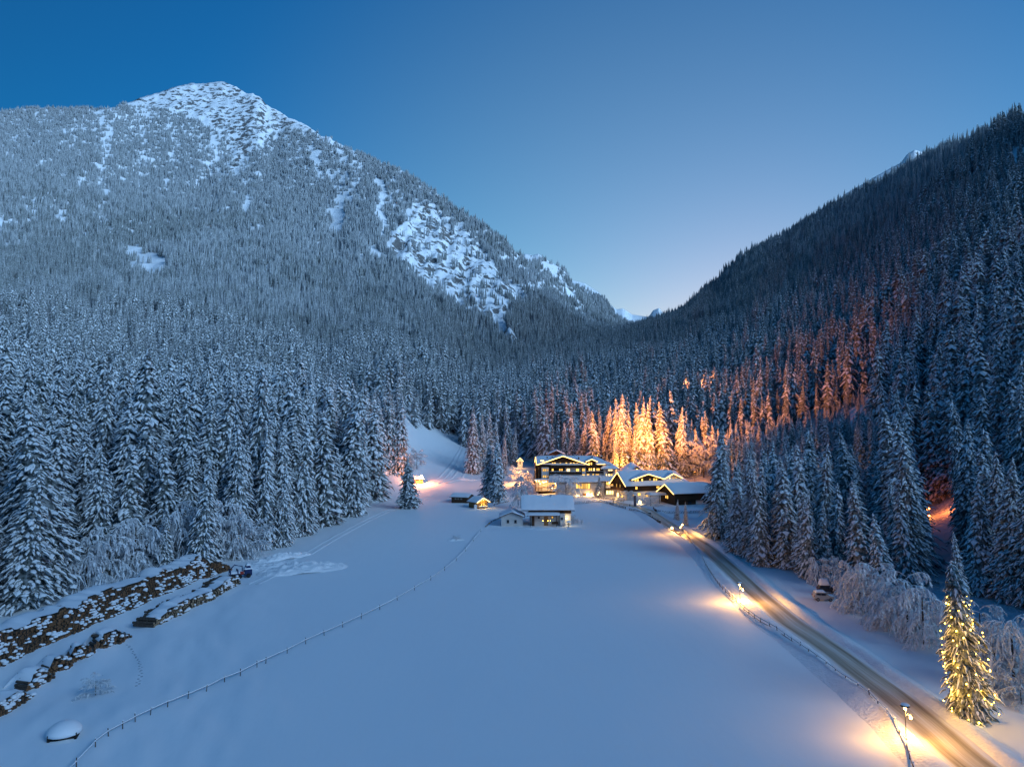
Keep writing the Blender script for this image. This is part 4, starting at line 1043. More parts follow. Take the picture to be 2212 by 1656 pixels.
# ------------------------------------------------------------------ farmhouse on the field
FC = Frame(1680, 1660, 5.82, 243, 740, 772)
farm = thing('farmhouse', 'white-and-timber farmhouse with a deep snow roof and a small gabled annex at the field edge', 'farmhouse', FC.o)
def farm_build():
    h = farm; x = lambda zx, yo=0: FC(zx, 600, yo)[0]; z = lambda zy, yo=0: FC(1000, zy, yo)[1]
    ze, zr = z(470), z(222, 5.5)
    MB().box(0, x(1580), 0, 11, z(545), ze).prism([(0, ze), (11, ze), (5.5, zr-.15)], 'x', 0, x(1580)).build('timber_wall', TIMBER2, h)
    MB().box(.6, x(1580)-.05, .05, 10.9, -2, z(545)).build('plaster_wall', PLASTER, h)
    gable_roof(h, x(640), x(1600), -.3, 11.3, ze+.15, zr, 'x', .9, seed=41, ts=.5)
    dk, sn = MB(), MB(); q = [(x(700, -3), -3, z(602, -3)), (x(1358, -3), -3, z(602, -3)), (x(1358), -.02, z(542)), (x(700), -.02, z(542))]
    roof_panel(dk, *q, .14, 0, 2, 1, edge=False); roof_panel(sn, *[(a, b, c+.16) for a, b, c in q], .35, .3, 14, 4, 2)
    o = dk.build('porch_roof', TIMBER, h); sn.build('porch_snow', SNOW, o)
    for zx in (772, 1290): MB().box(x(zx, -2.8)-.08, x(zx, -2.8)+.08, -2.88, -2.72, -1, z(600, -2.8)).build('porch_post', TIMBER, h)
    MB().box(x(1362), x(1455), -1.6, 0, -2, z(545)).build('bay', PLASTER, h)
    MB().box(x(1460), x(1580), -.6, .02, z(545), ze-.1).build('balcony', TIMBER, h)
    for a, b, t, c, y in ((925, 960, 612, 655, .05), (1375, 1415, 620, 668, -1.6), (1190, 1230, 605, 650, .05)): window(h, x(a), z(c), x(b)-x(a), z(t)-z(c), y, GLASSD if a != 1190 else LIT[2])
    MB().box(x(1045), x(1125), -.06, .06, -1, z(612)).build('door', PINE, h)
    MB().box(x(800), x(852), -.5, .04, -1, z(605)).build('wood_stack', TIMBER2, h)
    for zx in (1022, 1122, 1170): MB().ball((x(zx, -2.2), -2.2, z(695, -2.2)), .12).build('candle_lamp', mat('candle_glow', (.8, .6, .2), .4, (1.0, .62, .10), 5), h)
    MB().box(x(1195, -1.5), x(1330, -1.5), -1.9, -1.3, z(760, -1.5), z(712, -1.5)).build('bench', TIMBER, h)
    MB().ball((x(1490, -.8), -.8, z(650, -.8)), .2).build('wall_light', BULB, h); lamp_light('light', (x(1490), -1.3, z(640)), 45, (1, .75, .3), parent=h)
    MB().tube([(x(1195), 4.6, zr-1), (x(1195), 4.6, zr+.9)], .35, 8).build('chimney', PLASTER, h)
    # annex
    ya = -1.0; a0, a1 = x(195, ya), x(620, ya); zea, zra = z(618, ya), z(530, ya)
    MB().box(a0, a1, ya, 9, -2, zea).prism([(a0, zea), (a1, zea), ((a0+a1)/2, zra-.1)], 'y', ya, 8.8).build('annex_wall', PLASTER, h)
    gable_roof(h, a0-.1, a1+.1, ya-.2, 9, zea+.02, zra, 'y', .7, ts=.4, seed=43)
    for a, b in ((305, 350), (455, 500)):
        window(h, x(a, ya), z(735, ya), x(b, ya)-x(a, ya), z(680, ya)-z(735, ya), ya, GLASSD)
        MB().box(x(a-6, ya), x(b+6, ya), ya-.2, ya, z(744, ya), z(738, ya)).build('window_sill', TIMBER2, h)
farm_build()
def umbrella(x, y, z):
    t = thing('snowy_umbrella', 'snow-capped round post shelter at the right front corner of the farmhouse', 'shelter', (x, y, z))
    MB().tube([(0, 0, -.3), (0, 0, 1.7)], .12).build('post', TIMBER, t); MB().box(-.45, .45, -.3, .3, .9, 1.0).build('tray', TIMBER, t)
    MB().ball((0, 0, 1.65), .8, 1, .7, 10, 4, 0.0).build('snow_cap', SNOW, t, True)
x, y, z = on_ground((1680+1535/5.82)/1.583, (1660+820/5.82)/1.583); umbrella(x, y, z)

# ------------------------------------------------------------------ huts left of the hotel
Z4 = lambda zx, zy: ((1380+zx/6.144)/1.583, (1560+zy/6.144)/1.583)
def hut(name, label, px, py, rz, L, W, ze, zr, along, wm, seed, led=False, over=.7, ts=.45):
    x, y, z = on_ground(px, py); h = thing(name, label, 'hut', (x, y, z), rz)
    b = MB().box(-L/2, L/2, 0, W, -1.5, ze)
    b.prism([(0, ze), (W, ze), (W/2, zr-.08)], 'x', -L/2, L/2) if along == 'x' else b.prism([(-L/2, ze), (L/2, ze), (0, zr-.08)], 'y', 0, W)
    n = int(L/.3)
    b.build('wall', wm, h)
    bd = MB()
    for i in range(n): bd.box(-L/2+L*i/n+.015, -L/2+L*(i+1)/n-.015, -.035, -.002, -1, ze-.02)
    bd.build('boards', wm, h)
    gable_roof(h, -L/2, L/2, 0, W, ze, zr, along, over, .14, ts, led=led, seed=seed)
    return h
h1 = hut('wooden_hut', 'long dark brown hut with boarded window band left of the lit yellow hut', *Z4(1170, 975), math.radians(-20), 8.0, 6.0, 2.7, 3.7, 'x', TIMBER2, 51, ts=.35)
for a in (-2.4, -1.1, .4): window(h1, a, 1.4, 1.1, .9, -.036, mat('pale_shutter', (.4, .36, .3), .8))
h2 = hut('wooden_hut', 'small hut with bright yellow lit gable front and snow-covered porch bench', *Z4(1655, 1085), math.radians(38), 5.4, 6.4, 2.7, 4.2, 'y', PINE, 52, led=True)
for a in (-.9, .3): window(h2, a, 1.1, .7, 1.0, -.036, LIT[0])
MB().box(-2.6, 1.9, -1.0, -.3, .1, .75).build('bench', PINE, h2)
s = MB(); snow_slab(s, -2.7, 2.2, -1.1, -.25, .75, .35, 9, 6); s.build('bench_snow', SNOW, h2)
MB().ball((.0, -.7, 3.5), .1).build('wall_light', BULB, h2)
lamp_light('light', (0, -1.2, 3.0), 140, (1, .60, .06), parent=h2)
x, y, z = on_ground(*Z4(1503, 1100)); tk = thing('water_tank', 'white square tank topped with snow beside the lit yellow hut', 'tank', (x, y, z), .3)
MB().box(-.55, .55, -.55, .55, -.2, 1.5).build('body', mat('white_plastic', (.7, .71, .72), .6), tk); s = MB(); snow_slab(s, -.6, .6, -.6, .6, 1.5, .3, 4, 7); s.build('snow_cap', SNOW, tk)
h3 = hut('wooden_hut', 'little hut under a snow mound glowing orange from the floodlight on its roof', *Z4(318, 572), math.radians(25), 4.6, 4.2, 2.5, 3.0, 'x', PINE, 53, over=.6, ts=.9)
fl = thing('floodlight', 'dazzling floodlight on a short mast above the snow-mounded hut', 'floodlight', h3.location + Vector((1.5, -.8, 3.4)))
MB().tube([(0, .25, -1.5), (0, .25, .9)], .07).build('mast', METAL, fl)
MB().box(-.35, .35, -.1, .25, .5, 1.0).build('housing', METAL, fl)
MB().box(-.3, .3, -.16, -.1, .54, .96).build('lens', mat('flood_glow', (1, .9, .7), .4, (1.0, .62, .30), 120), fl)
lamp_light('light', (.3, -.7, .6), 8500, (1.0, .32, .11), .3, fl)
h4 = hut('wooden_hut', 'small brown cabin at the top of the ski track, half hidden by spruces', (1200+1305*.302)/1.583, (1350+535*.302)/1.583, .35, 9, 6, 3.2, 5.2, 'x', TIMBER2, 54, ts=.6)
sx = on_ground(1123, 1010); h5 = thing('shrine_hut', 'small white shrine hut with a glowing gable among frosted bushes left of the hotel', 'hut', (sx[0], sx[1], sx[2]+2.0))
MB().box(-1.6, 1.6, 0, 3.4, -4, 2.6).prism([(-1.6, 2.6), (1.6, 2.6), (0, 4.2)], 'y', 0, 3.4).build('wall', PLASTER, h5)
MB().box(-.45, .45, -.04, .02, .3, 1.9).build('niche', TIMBER, h5)
gable_roof(h5, -1.6, 1.6, 0, 3.4, 2.6, 4.2, 'y', .6, .12, .4, led=True, seed=56)
lamp_light('light', (0, -3, 1.0), 300, (1, .5, .15), parent=h5)
# ------------------------------------------------------------------ road and ploughed banks
def smooth_path(P, step=1.2):
    P = np.array(P, float); t = np.r_[0, np.cumsum(np.hypot(*np.diff(P, axis=0).T))]
    n = max(4, int(t[-1]/step)); s = np.linspace(0, t[-1], n)
    return np.stack([pchip(t, P[:, 0], s), pchip(t, P[:, 1], s)], -1)
ROAD = smooth_path([on_ground(px, py)[:2] for px, py in [(1322, 1084), (1365, 1093), (1400, 1103), (1424, 1119), (1450, 1136), (1486, 1157), (1518, 1177), (1544, 1199), (1570, 1222), (1604, 1253), (1635, 1282), (1671, 1313), (1712, 1347), (1752, 1373), (1807, 1411), (1862, 1453), (1917, 1493), (1972, 1538), (2027, 1585), (2082, 1634)]] + [(46.5, 62), (45.5, 52), (44.5, 40)], 1.0)
def offset_path(P, d):
    T = np.gradient(P, axis=0); T /= np.linalg.norm(T, axis=1)[:, None]
    return P + np.stack([T[:, 1], -T[:, 0]], -1)*np.asarray(d)[..., None] if np.ndim(d) else P + np.stack([T[:, 1], -T[:, 0]], -1)*d
def strip(name, P, prof, m, kind='structure', jit=0.0, seed=0):
    """sheet laid along a path; prof = list of (sideways, height)"""
    X, Y, Z = [], [], []
    for k, (o, hgt) in enumerate(prof):
        Q = offset_path(P, o + jit*fbm(np.arange(len(P))/6.0, np.full(len(P), seed+k*1.7), 3))
        X.append(Q[:, 0]); Y.append(Q[:, 1])
        hh = hgt*(1 + .9*fbm(np.arange(len(P))/3.5+seed, np.full(len(P), k*.9), 3)) if jit else hgt
        Z.append(ground(Q[:, 0], Q[:, 1]) + hh)
    me = grid_mesh(name, np.array(X), np.array(Y), np.array(Z), [m])
    uv = me.uv_layers.new(name='along'); n = len(P); co = np.zeros((len(me.loops), 2), np.float32)
    li = np.zeros(len(me.loops), np.int32); me.loops.foreach_get('vertex_index', li)
    co[:, 0] = (li // n)/(len(prof)-1); co[:, 1] = (li % n)*1.0
    uv.data.foreach_set('uv', co.ravel())
    return tag(link(bpy.data.objects.new(name, me)), kind=kind)
def road_mat():
    m = mat('driven_snow', (.4, .36, .3), .55, spec=.4); nt = m.node_tree; n, l = nt.nodes, nt.links; b = n['Principled BSDF']
    uv = n.new('ShaderNodeUVMap'); uv.uv_map = 'along'
    mp = n.new('ShaderNodeMapping'); mp.inputs['Scale'].default_value = (9, .035, 1); l.new(uv.outputs[0], mp.inputs[0])
    nz = n.new('ShaderNodeTexNoise'); nz.inputs['Scale'].default_value = 1.3; nz.inputs['Detail'].default_value = 6; nz.inputs['Roughness'].default_value = .65; l.new(mp.outputs[0], nz.inputs['Vector'])
    sp = n.new('ShaderNodeSeparateXYZ'); l.new(uv.outputs[0], sp.inputs[0])
    cr = n.new('ShaderNodeValToRGB'); e = cr.color_ramp.elements
    e[0].position = 0; e[0].color = (0, 0, 0, 1); e[1].position = 1; e[1].color = (0, 0, 0, 1)
    for p, v in ((.13, .25), (.24, .95), (.36, .6), (.5, .42), (.64, .72), (.77, .90), (.88, .25)): q = e.new(p); q.color = (v, v, v, 1)
    l.new(sp.outputs[0], cr.inputs[0])
    ma = n.new('ShaderNodeMath'); ma.operation = 'MULTIPLY_ADD'; ma.inputs[1].default_value = 1.6; l.new(nz.outputs[0], ma.inputs[0])
    sb = n.new('ShaderNodeMath'); sb.operation = 'ADD'; sb.inputs[1].default_value = -.95; l.new(cr.outputs[0], sb.inputs[0]); l.new(sb.outputs[0], ma.inputs[2])
    c2 = n.new('ShaderNodeValToRGB'); c2.color_ramp.elements[0].position = .0; c2.color_ramp.elements[0].color = (.80, .80, .80, 1)
    c2.color_ramp.elements[1].position = .95; c2.color_ramp.elements[1].color = (.24, .195, .13, 1)
    q = c2.color_ramp.elements.new(.45); q.color = (.56, .49, .38, 1)
    l.new(ma.outputs[0], c2.inputs[0]); l.new(c2.outputs[0], b.inputs['Base Color'])
    bp = n.new('ShaderNodeBump'); bp.inputs['Strength'].default_value = .4; bp.inputs['Distance'].default_value = .08; l.new(nz.outputs[0], bp.inputs['Height']); l.new(bp.outputs[0], b.inputs['Normal'])
    return m
strip('road', ROAD, [(o, .06 + .02*math.cos(o*1.3)) for o in np.linspace(-3.0, 3.0, 13)], road_mat())
BANK = noisy(mat('ploughed_snow', (.8, .82, .86), .8, spec=.2), (.86, .88, .91), (.93, .95, .97), .9, 6, .9, 2.6, dist=.2)
k0 = 18
strip('snow_bank', ROAD[k0:], [(-2.7, .04), (-3.1, .35), (-3.6, .62), (-4.3, .60), (-5.0, .30), (-5.8, -.05)], BANK, jit=.5, seed=3)
strip('snow_bank', ROAD[k0:], [(2.7, .04), (3.2, .40), (3.8, .70), (4.7, .62), (5.8, .3), (7.2, -.05)], BANK, jit=.7, seed=8)
# churned snow: heaps left by the plough
def heap(px, py, L, W, Hh, rz, seed, lumps=60):
    x, y, z = on_ground(px, py); r = random.Random(seed); n = 46; m = 34
    u = np.linspace(-1, 1, n)[None, :]; v = np.linspace(-1, 1, m)[:, None]
    e = np.clip(1 - np.abs(u)**2.4 - np.abs(v)**2.2*0.9, 0, 1)
    ux, vy = u*L/2+0*v, v*W/2+0*u
    h = Hh*e**.7*(.45 + 1.5*np.abs(fbm(ux/2.2+seed, vy/1.6, 4)) + .5*fbm(ux/6, vy/5+seed, 2)) - .12
    c, s_ = math.cos(rz), math.sin(rz); X = x + c*ux - s_*vy; Y = y + s_*ux + c*vy
    o = link(bpy.data.objects.new('snow_heap', grid_mesh('snow_heap', X, Y, ground(X, Y)+h, [BANK]))); return tag(o, kind='structure')
for i, a in enumerate([(655, 1230, 22, 10, 2.4, .5), (612, 1205, 18, 5, 2.0, .9), (585, 1224, 14, 8, 1.6, .6), (985, 1166, 6, 3, 1.1, .4), (1165, 1142, 16, 4, .8, 0), (985, 1080, 13, 5, 1.0, -.3), (1050, 1056, 12, 5, 1.0, .3), (1440, 1146, 6, 3, .7, 0), (1010, 1036, 14, 6, 1.4, .2), (1245, 1083, 12, 3, .7, 0), (1420, 1078, 11, 4, .9, .1), (1500, 1140, 9, 3, .8, -.5)]): heap(*a, i+1)

# ------------------------------------------------------------------ ski tracks on the slope
def track(pts, w, depth):
    P = smooth_path([on_ground(a, b)[:2] for a, b in pts], 1.0)
    strip('ski_track', P, [(-w, .02), (-w*.6, depth), (0, depth*.45), (w*.6, depth), (w, .02)], SNOW)
for dx in (0, 14, 30, 50): track([(915+dx, 1046-dx*.05), (948+dx, 1030), (975+dx*.8, 1000), (992+dx*.5, 972), (1003+dx*.2, 945)], .8, .32)

P_ = smooth_path([on_ground(a, b)[:2] for a, b in [(545, 1262), (610, 1228), (690, 1180), (770, 1135), (850, 1098), (930, 1070)]], 1.0)
for o_ in (-1.1, 1.1): strip('snowcat_track', offset_path(P_, o_), [(-.5, .02), (-.3, .14), (0, .05), (.3, .14), (.5, .02)], FIELD, jit=.25, seed=o_)
P_ = smooth_path([on_ground(a, b)[:2] for a, b in [(276, 1392), (288, 1408), (298, 1424), (305, 1446), (296, 1480)]], .75)
fpm = mesh_from('footprint', *(lambda m: (m.V, m.F))(MB().ball((0, 0, 0), .20, 1, .25, 8, 3, -.1)), [mat('trodden_snow', (.42, .45, .5), .9)])
fo = thing('footprints', 'short line of footprints in the snow leading down from the largest small log heap', 'footprints', (P_[0, 0], P_[0, 1], float(ground(*P_[0]))))
for i, (a, b) in enumerate(P_): link(bpy.data.objects.new('footprint', fpm), fo).location = (a-P_[0, 0]+(.11 if i % 2 else -.11)+random.uniform(-.12, .12), b-P_[0, 1]+random.uniform(-.15, .15), float(ground(a, b))-fo.location.z)

# ------------------------------------------------------------------ street lamps
def street_lamp(px, py, hgt, label, rz, power):
    x, y, z = on_ground(px, py); t = thing('street_lamp', label, 'street lamp', (x, y, z), rz, 'street lamps along the road')
    MB().tube([(0, 0, -.4), (0, 0, hgt*.92)], .045, 8).build('pole', METAL, t)
    MB().tube([(0, 0, hgt*.72), (.3, 0, hgt*.78), (.62, 0, hgt*.76)], .03, 6).build('arm', METAL, t)
    for nm, c, r in (('lantern', (0, 0, hgt*.93), .15), ('lantern', (.66, 0, hgt*.66), .15)):
        MB().ball(c, r, 1, 1.05, 12, 7).build(nm, BULB, t, True)
    d = MB(); V = []
    n = 14
    d.tube([(0, 0, hgt*.99), (0, 0, hgt*.995), (0, 0, hgt*1.03)], .50, n, .36); o = d.build('lamp_shade', METAL, t)
    s = MB(); s.ball((0, 0, hgt*1.03), .46, 1, .36, n, 4, 0); s.build('snow_cap', SNOW, o, True)
    MB().tube([(.66, 0, hgt*.72), (.66, 0, hgt*.745)], .22, 10, .1).build('lamp_shade', METAL, t)
    lamp_light('light', (.25, -.3, hgt*.84), power, (1.0, .48, .11), .18, t)
    lamp_light('light', (.55, .3, hgt*.80), power*.5, (1.0, .48, .11), .18, t)
street_lamp(1957, 1603, 3.9, 'nearest double-headed street lamp, between field fence and road at the lower right', .2, 850)
street_lamp(1598, 1303, 3.9, 'double-headed street lamp halfway along the lit road', .2, 1300)
street_lamp(1474, 1157, 3.9, 'farthest double-headed street lamp, near the two small pointed spruces', 2.8, 1300)
street_lamp(1294, 1079, 3.6, 'double street lamp at the foot of the spruce before the hotel dining hall', 2.8, 200)
x, y, z = on_ground(1451, 1148); t = thing('snow_lantern', 'round snow-capped glowing lantern on the fence end by the road', 'lantern', (x, y, z))
MB().box(-.2, .2, -.2, .2, -.2, .9).build('post', TIMBER2, t); MB().ball((0, 0, 1.25), .42, 1, 1, 12, 8).build('globe', mat('snowy_globe', (.8, .8, .7), .6, (1.0, .72, .34), 2.2), t, True)
lamp_light('light', (0, -.9, 1.3), 50, parent=t)
x, y, z = on_ground(1382, 1088); t = thing('box_lantern', 'tall glowing box lantern standing before the chalet door', 'lantern', (x, y, z))
MB().box(-.4, .4, -.4, .4, .05, 1.5).build('glass', mat('lantern_glow', (.8, .7, .5), .6, (1.0, .72, .30), 4.5), t)
MB().box(-.46, .46, -.46, .46, -.2, .05).box(-.46, .46, -.46, .46, 1.5, 1.6).build('frame', METAL, t); lamp_light('light', (0, -.9, 1.2), 60, parent=t)
x, y, z = on_ground(1352, 1040); t = thing('post_lantern', 'unlit dark lantern on a post between hotel and pavilion', 'lantern', pos(1348, 1026, 338))
MB().tube([(0, 0, -6), (0, 0, .2)], .09).build('pole', METAL, t); MB().tube([(0, 0, .2), (0, 0, 1.3)], .22, 6, .45).build('lantern', METAL, t); MB().tube([(0, 0, 1.3), (0, 0, 1.7)], .5, 6, .05).build('lamp_shade', METAL, t)

# ------------------------------------------------------------------ floodlights behind the hotel, plus added masts, that wash the slope
def flood(px, py, Y, power, label, aim, col=(1.0, .33, .035), spread=None, mast=4.0):
    p = pos(px, py, Y)
    if mast == 30.0: p[2] += 29.0
    t = thing('floodlight', label, 'floodlight', p, 0, None)
    MB().tube([(0, 0, -mast), (0, 0, 0)], .07).build('mast', METAL, t); MB().box(-.35, .35, -.15, .2, 0, .45).build('housing', METAL, t)
    MB().box(-.3, .3, .2, .26, .05, .4).build('lens', BULB, t)
    lamp_light('light', (1.4, 2.4, .6) if mast > 9 else (0, .8, .5), power, col, .3, t, spread, None if aim is None else Vector(aim)-Vector(p))
flood(1338, 1000, 366, 5000, 'floodlight behind the right wing of the hotel aimed at the slope', None)
flood(1290, 985, 366, 5000, 'floodlight behind the middle of the hotel roof', None)
flood(1420, 1002, 352, 6000, 'floodlight behind the chalet roof ridge', None)
flood(1500, 1022, 330, 7000, 'floodlight behind the right end of the chalet roof', None)
flood(1752, 1085, 262, 6000, 'floodlight hidden behind the tall spruces right of the road', None, (1.0, .42, .14))
flood(1120, 1022, 372, 5000, 'floodlight at the foot of the slope left of the hotel', None, (1.0, .42, .12))
flood(1337, 962, 314, 520000, 'added tall-masted floodlight between hotel and chalet, washing the slope orange', pos(1610, 790, 640), (1.0, .29, .06), 92, 22.0)  # lamp and mast added to carry orange light far up the slope
fw = on_loft(right, 1455, 905)
flood(1455, 905, fw[1], 210000, 'added floodlight on a mast among the spruces above the hotel, aimed along the slope', pos(1800, 800, 520), (1.0, .30, .09), 110, 30.0)  # lamp and mast added to reach trees the lower floods leave dark
bpy.context.view_layer.update()
for o in list(COL.objects):
    if o.type == 'LIGHT' and o.data.type == 'SPOT': o.scale = (1, .36, 1); o.data.spot_blend = .9
# orange-lit clearing in the right forest
fp = on_loft(right, 2004, 1118)
t = thing('orange_lantern', 'two-eyed orange lantern glowing in the dark forest clearing on the right', 'lantern', fp)
MB().tube([(0, 0, -.5), (0, 0, 3.0)], .07).build('pole', METAL, t)
og = mat('orange_glow', (1, .5, .2), .5, (1.0, .34, .05), 20)
MB().ball((0, 0, 3.1), .26, 1, .9, 8, 5).build('lantern', og, t); MB().ball((-.05, -.1, 1.0), .24, 1, .8, 8, 5).build('lantern', og, t)
fq = on_loft(right, 2032, 1112); lamp_light('light', (fq[0]-fp[0], fq[1]-fp[1]-1.0, fq[2]-fp[2]+3.2), 380, (1.0, .20, .04), .3, t)

# ------------------------------------------------------------------ the lit Christmas tree
def lit_tree():
    x, y, z = on_ground(2097, 1552); h = height_to(2062, 1205, x, y, z)
    t = tree('spruce_tree', x, y, z-.15, h, 'tall spruce wound with yellow fairy lights at the lower right roadside', None, 1.0, 4, rz=.6)
    me = spruce_crown('lit_spruce_crown', 77, 36, 15, 2, R=.185, snow=.40, droop=.9, pw=.50, plume=.042)
    for c in t.children:
        if c.name.startswith('crown'): c.data = me
    lx = (x*(-.018)); t.rotation_euler = (0, math.radians(-4.0), .0)
    b = MB().ball((0, 0, 0), .0040, 1, 1, 6, 4); bm = mesh_from('light_bulb', b.V, b.F, [mat('fairy_bulb', (1, .8, .3), .5, (1.0, .58, .05), 12)])
    r = random.Random(5)
    for i in range(120):
        zz = .08 + .72*(i+.5)/120; a = i*2.39996 + r.uniform(-.25, .25)
        rad = .185*(.96*(1-zz)**.5+.04)*r.uniform(.5, .98)*(.8 if zz < .12 else 1)
        lb = link(bpy.data.objects.new('light_bulb', bm), t); lb.scale = (r.uniform(.65, 1.3),)*3; lb.location = (rad*math.cos(a), rad*math.sin(a), zz - .05*(1-zz) - .02)
    for zz, pw, q in ((.20, 62, .12), (.38, 66, .12), (.57, 48, .10)):
        for a in (3.6, 5.2, .5): lamp_light('light', (q*1.25*math.cos(a), q*1.25*math.sin(a), zz), pw, (1.0, .50, .03), .5, t)
lit_tree()

# ------------------------------------------------------------------ fences
POSTM, RAILM = {}, {}
def fence(name, label, pix, hgt, rails, step=2.6, cap=True, m=TIMBER2, close=None):
    P = smooth_path([on_ground(a, b)[:2] for a, b in pix], step) if close is None else np.array([on_ground(a, b)[:2] for a, b in pix])
    x0, y0 = P[0]; t = thing(name, label, 'fence', (x0, y0, float(ground(x0, y0))))
    pm = MB().tube([(0, 0, -.5), (0, 0, hgt)], .055, 6, .05); pmesh = mesh_from('post', pm.V, pm.F, [m])
    sm = MB().ball((0, 0, hgt-.02), .12, 1, .9, 7, 3, -.2); smesh = mesh_from('post_snow', sm.V, sm.F, [SNOW])
    rm = MB().box(0, 1, -.025, .025, -.035, .035); rmesh = mesh_from('rail', rm.V, rm.F, [m])
    ss = MB().prism([(-.07, .036), (.07, .036), (.05, .13), (-.05, .13)], 'x', 0, 1); rs = mesh_from('rail_snow', ss.V, ss.F, [SNOW])
    r = random.Random(len(pix)); Q = []
    for i, (a, b) in enumerate(P):
        g = float(ground(a, b)) - t.location.z; Q.append(Vector((a-x0, b-y0, g)))
        o = link(bpy.data.objects.new('post', pmesh), t); o.location = Q[-1]; o.rotation_euler = (r.uniform(-.08, .08), r.uniform(-.08, .08), r.uniform(0, 6)); o.scale = (1, 1, r.uniform(.85, 1.12))
        if cap and r.random() < .8: link(bpy.data.objects.new('post_snow', smesh), o)
    for i in range(len(Q)-1):
        for f in rails:
            if r.random() < .03: continue
            A = Q[i] + Vector((0, 0, hgt*f+r.uniform(-.05, .05))); B = Q[i+1] + Vector((0, 0, hgt*f+r.uniform(-.05, .05))); d = B-A
            o = link(bpy.data.objects.new('rail', rmesh), t); o.location = A; o.scale = (d.length, 1, 1); o.rotation_euler = d.to_track_quat('X', 'Z').to_euler()
            if f == max(rails): link(bpy.data.objects.new('rail_snow', rs), o)
    return t
fence('field_fence', 'snow-capped post-and-rail fence along the left edge of the smooth field', [(130, 1690), (165, 1656), (206, 1612), (234, 1589), (265, 1573), (292, 1558), (325, 1543), (362, 1526), (406, 1508), (446, 1492), (485, 1472), (519, 1459), (555, 1440), (574, 1432), (620, 1410), (660, 1390), (700, 1372), (740, 1354), (780, 1336), (820, 1316), (858, 1296), (895, 1274), (930, 1253), (960, 1232), (985, 1211), (1005, 1190), (1022, 1168), (1038, 1148)], 1.0, (.62,), close=1)
fence('road_fence', 'dark post-and-rail fence between the field and the lit road', [(1478, 1153), (1484, 1160), (1500, 1185), (1517, 1211), (1536, 1242), (1559, 1273), (1591, 1304), (1616, 1328), (1644, 1348), (1675, 1365), (1711, 1391), (1750, 1418), (1794, 1450), (1810, 1463), (1851, 1490), (1876, 1508), (1901, 1534), (1917, 1550), (1939, 1586), (1956, 1614), (1967, 1652), (1985, 1700)], 1.15, (.4, .8), step=2.7)
def stake_fence(label, pix, hgt=1.15, lean=.9):
    P = smooth_path([on_ground(a, b)[:2] for a, b in pix], .42); x0, y0 = P[0]; g0 = float(ground(x0, y0))
    t = thing('stake_fence', label, 'fence', (x0, y0, g0), 0, None); a, s = MB(), MB(); r = random.Random(int(x0*10))
    for i in range(len(P)-2):
        p, q = P[i], P[min(i+2, len(P)-1)]; z0 = float(ground(*p))-g0
        if r.random() < .08: continue
        A = Vector((p[0]-x0, p[1]-y0, z0-.2)); D = Vector((q[0]-p[0], q[1]-p[1], 0)).normalized()*lean*r.uniform(.6, 1.2)
        B = A + D + Vector((0, 0, hgt+.2)); a.tube([A, B], .075, 4, .06)
        if r.random() < .6: s.ball(tuple(A.lerp(B, r.uniform(.75, 1))+Vector((0, 0, .06))), r.uniform(.14, .26), 1, .6, 6, 3, -.3)
    o = a.build('stakes', TIMBER2, t); o['kind'] = 'stuff'; o = s.build('snow', SNOW, t); o['kind'] = 'stuff'
ZO = lambda zx, zy: ((1700+zx*.3617)/1.583, (1480+zy*.3617)/1.583)
stake_fence('leaning-stake fence from the farmhouse roof to the hotel path', [ZO(*p) for p in [(725, 672), (800, 668), (880, 660), (960, 655), (1040, 668), (1110, 690), (1170, 705), (1222, 722)]])
stake_fence('short leaning-stake fence on the lit terrace below the hotel spruce', [ZO(*p) for p in [(890, 612), (960, 618), (1040, 628), (1120, 640), (1200, 655)]], .95)
stake_fence('leaning-stake fence curving along the road top past the dark notice board', [ZO(*p) for p in [(1242, 728), (1300, 742), (1360, 762), (1420, 790), (1470, 815), (1545, 860)]])
stake_fence('leaning-stake fence around the yard before the dark barn', [ZO(*p) for p in [(1470, 720), (1500, 745), (1560, 757), (1650, 762), (1750, 762), (1850, 758), (1935, 752)]])
stake_fence('short snow-laden stake fence beside the round snow lantern by the road', [ZO(*p) for p in [(1565, 905), (1610, 925), (1660, 945), (1700, 965), (1740, 988)]], 1.1)
stake_fence('low fence from the lit yellow hut towards the weeping birch', [Z4(*p) for p in [(1880, 1030), (1960, 1005), (2040, 985), (2120, 970), (2210, 950)]], .7)
stake_fence('dark low fence running left from the farmhouse annex', [((1680+a/5.82)/1.583, (1660+b/5.82)/1.583) for a, b in [(190, 640), (130, 665), (70, 690), (0, 720), (-60, 770), (-130, 830)]], .5, .5)

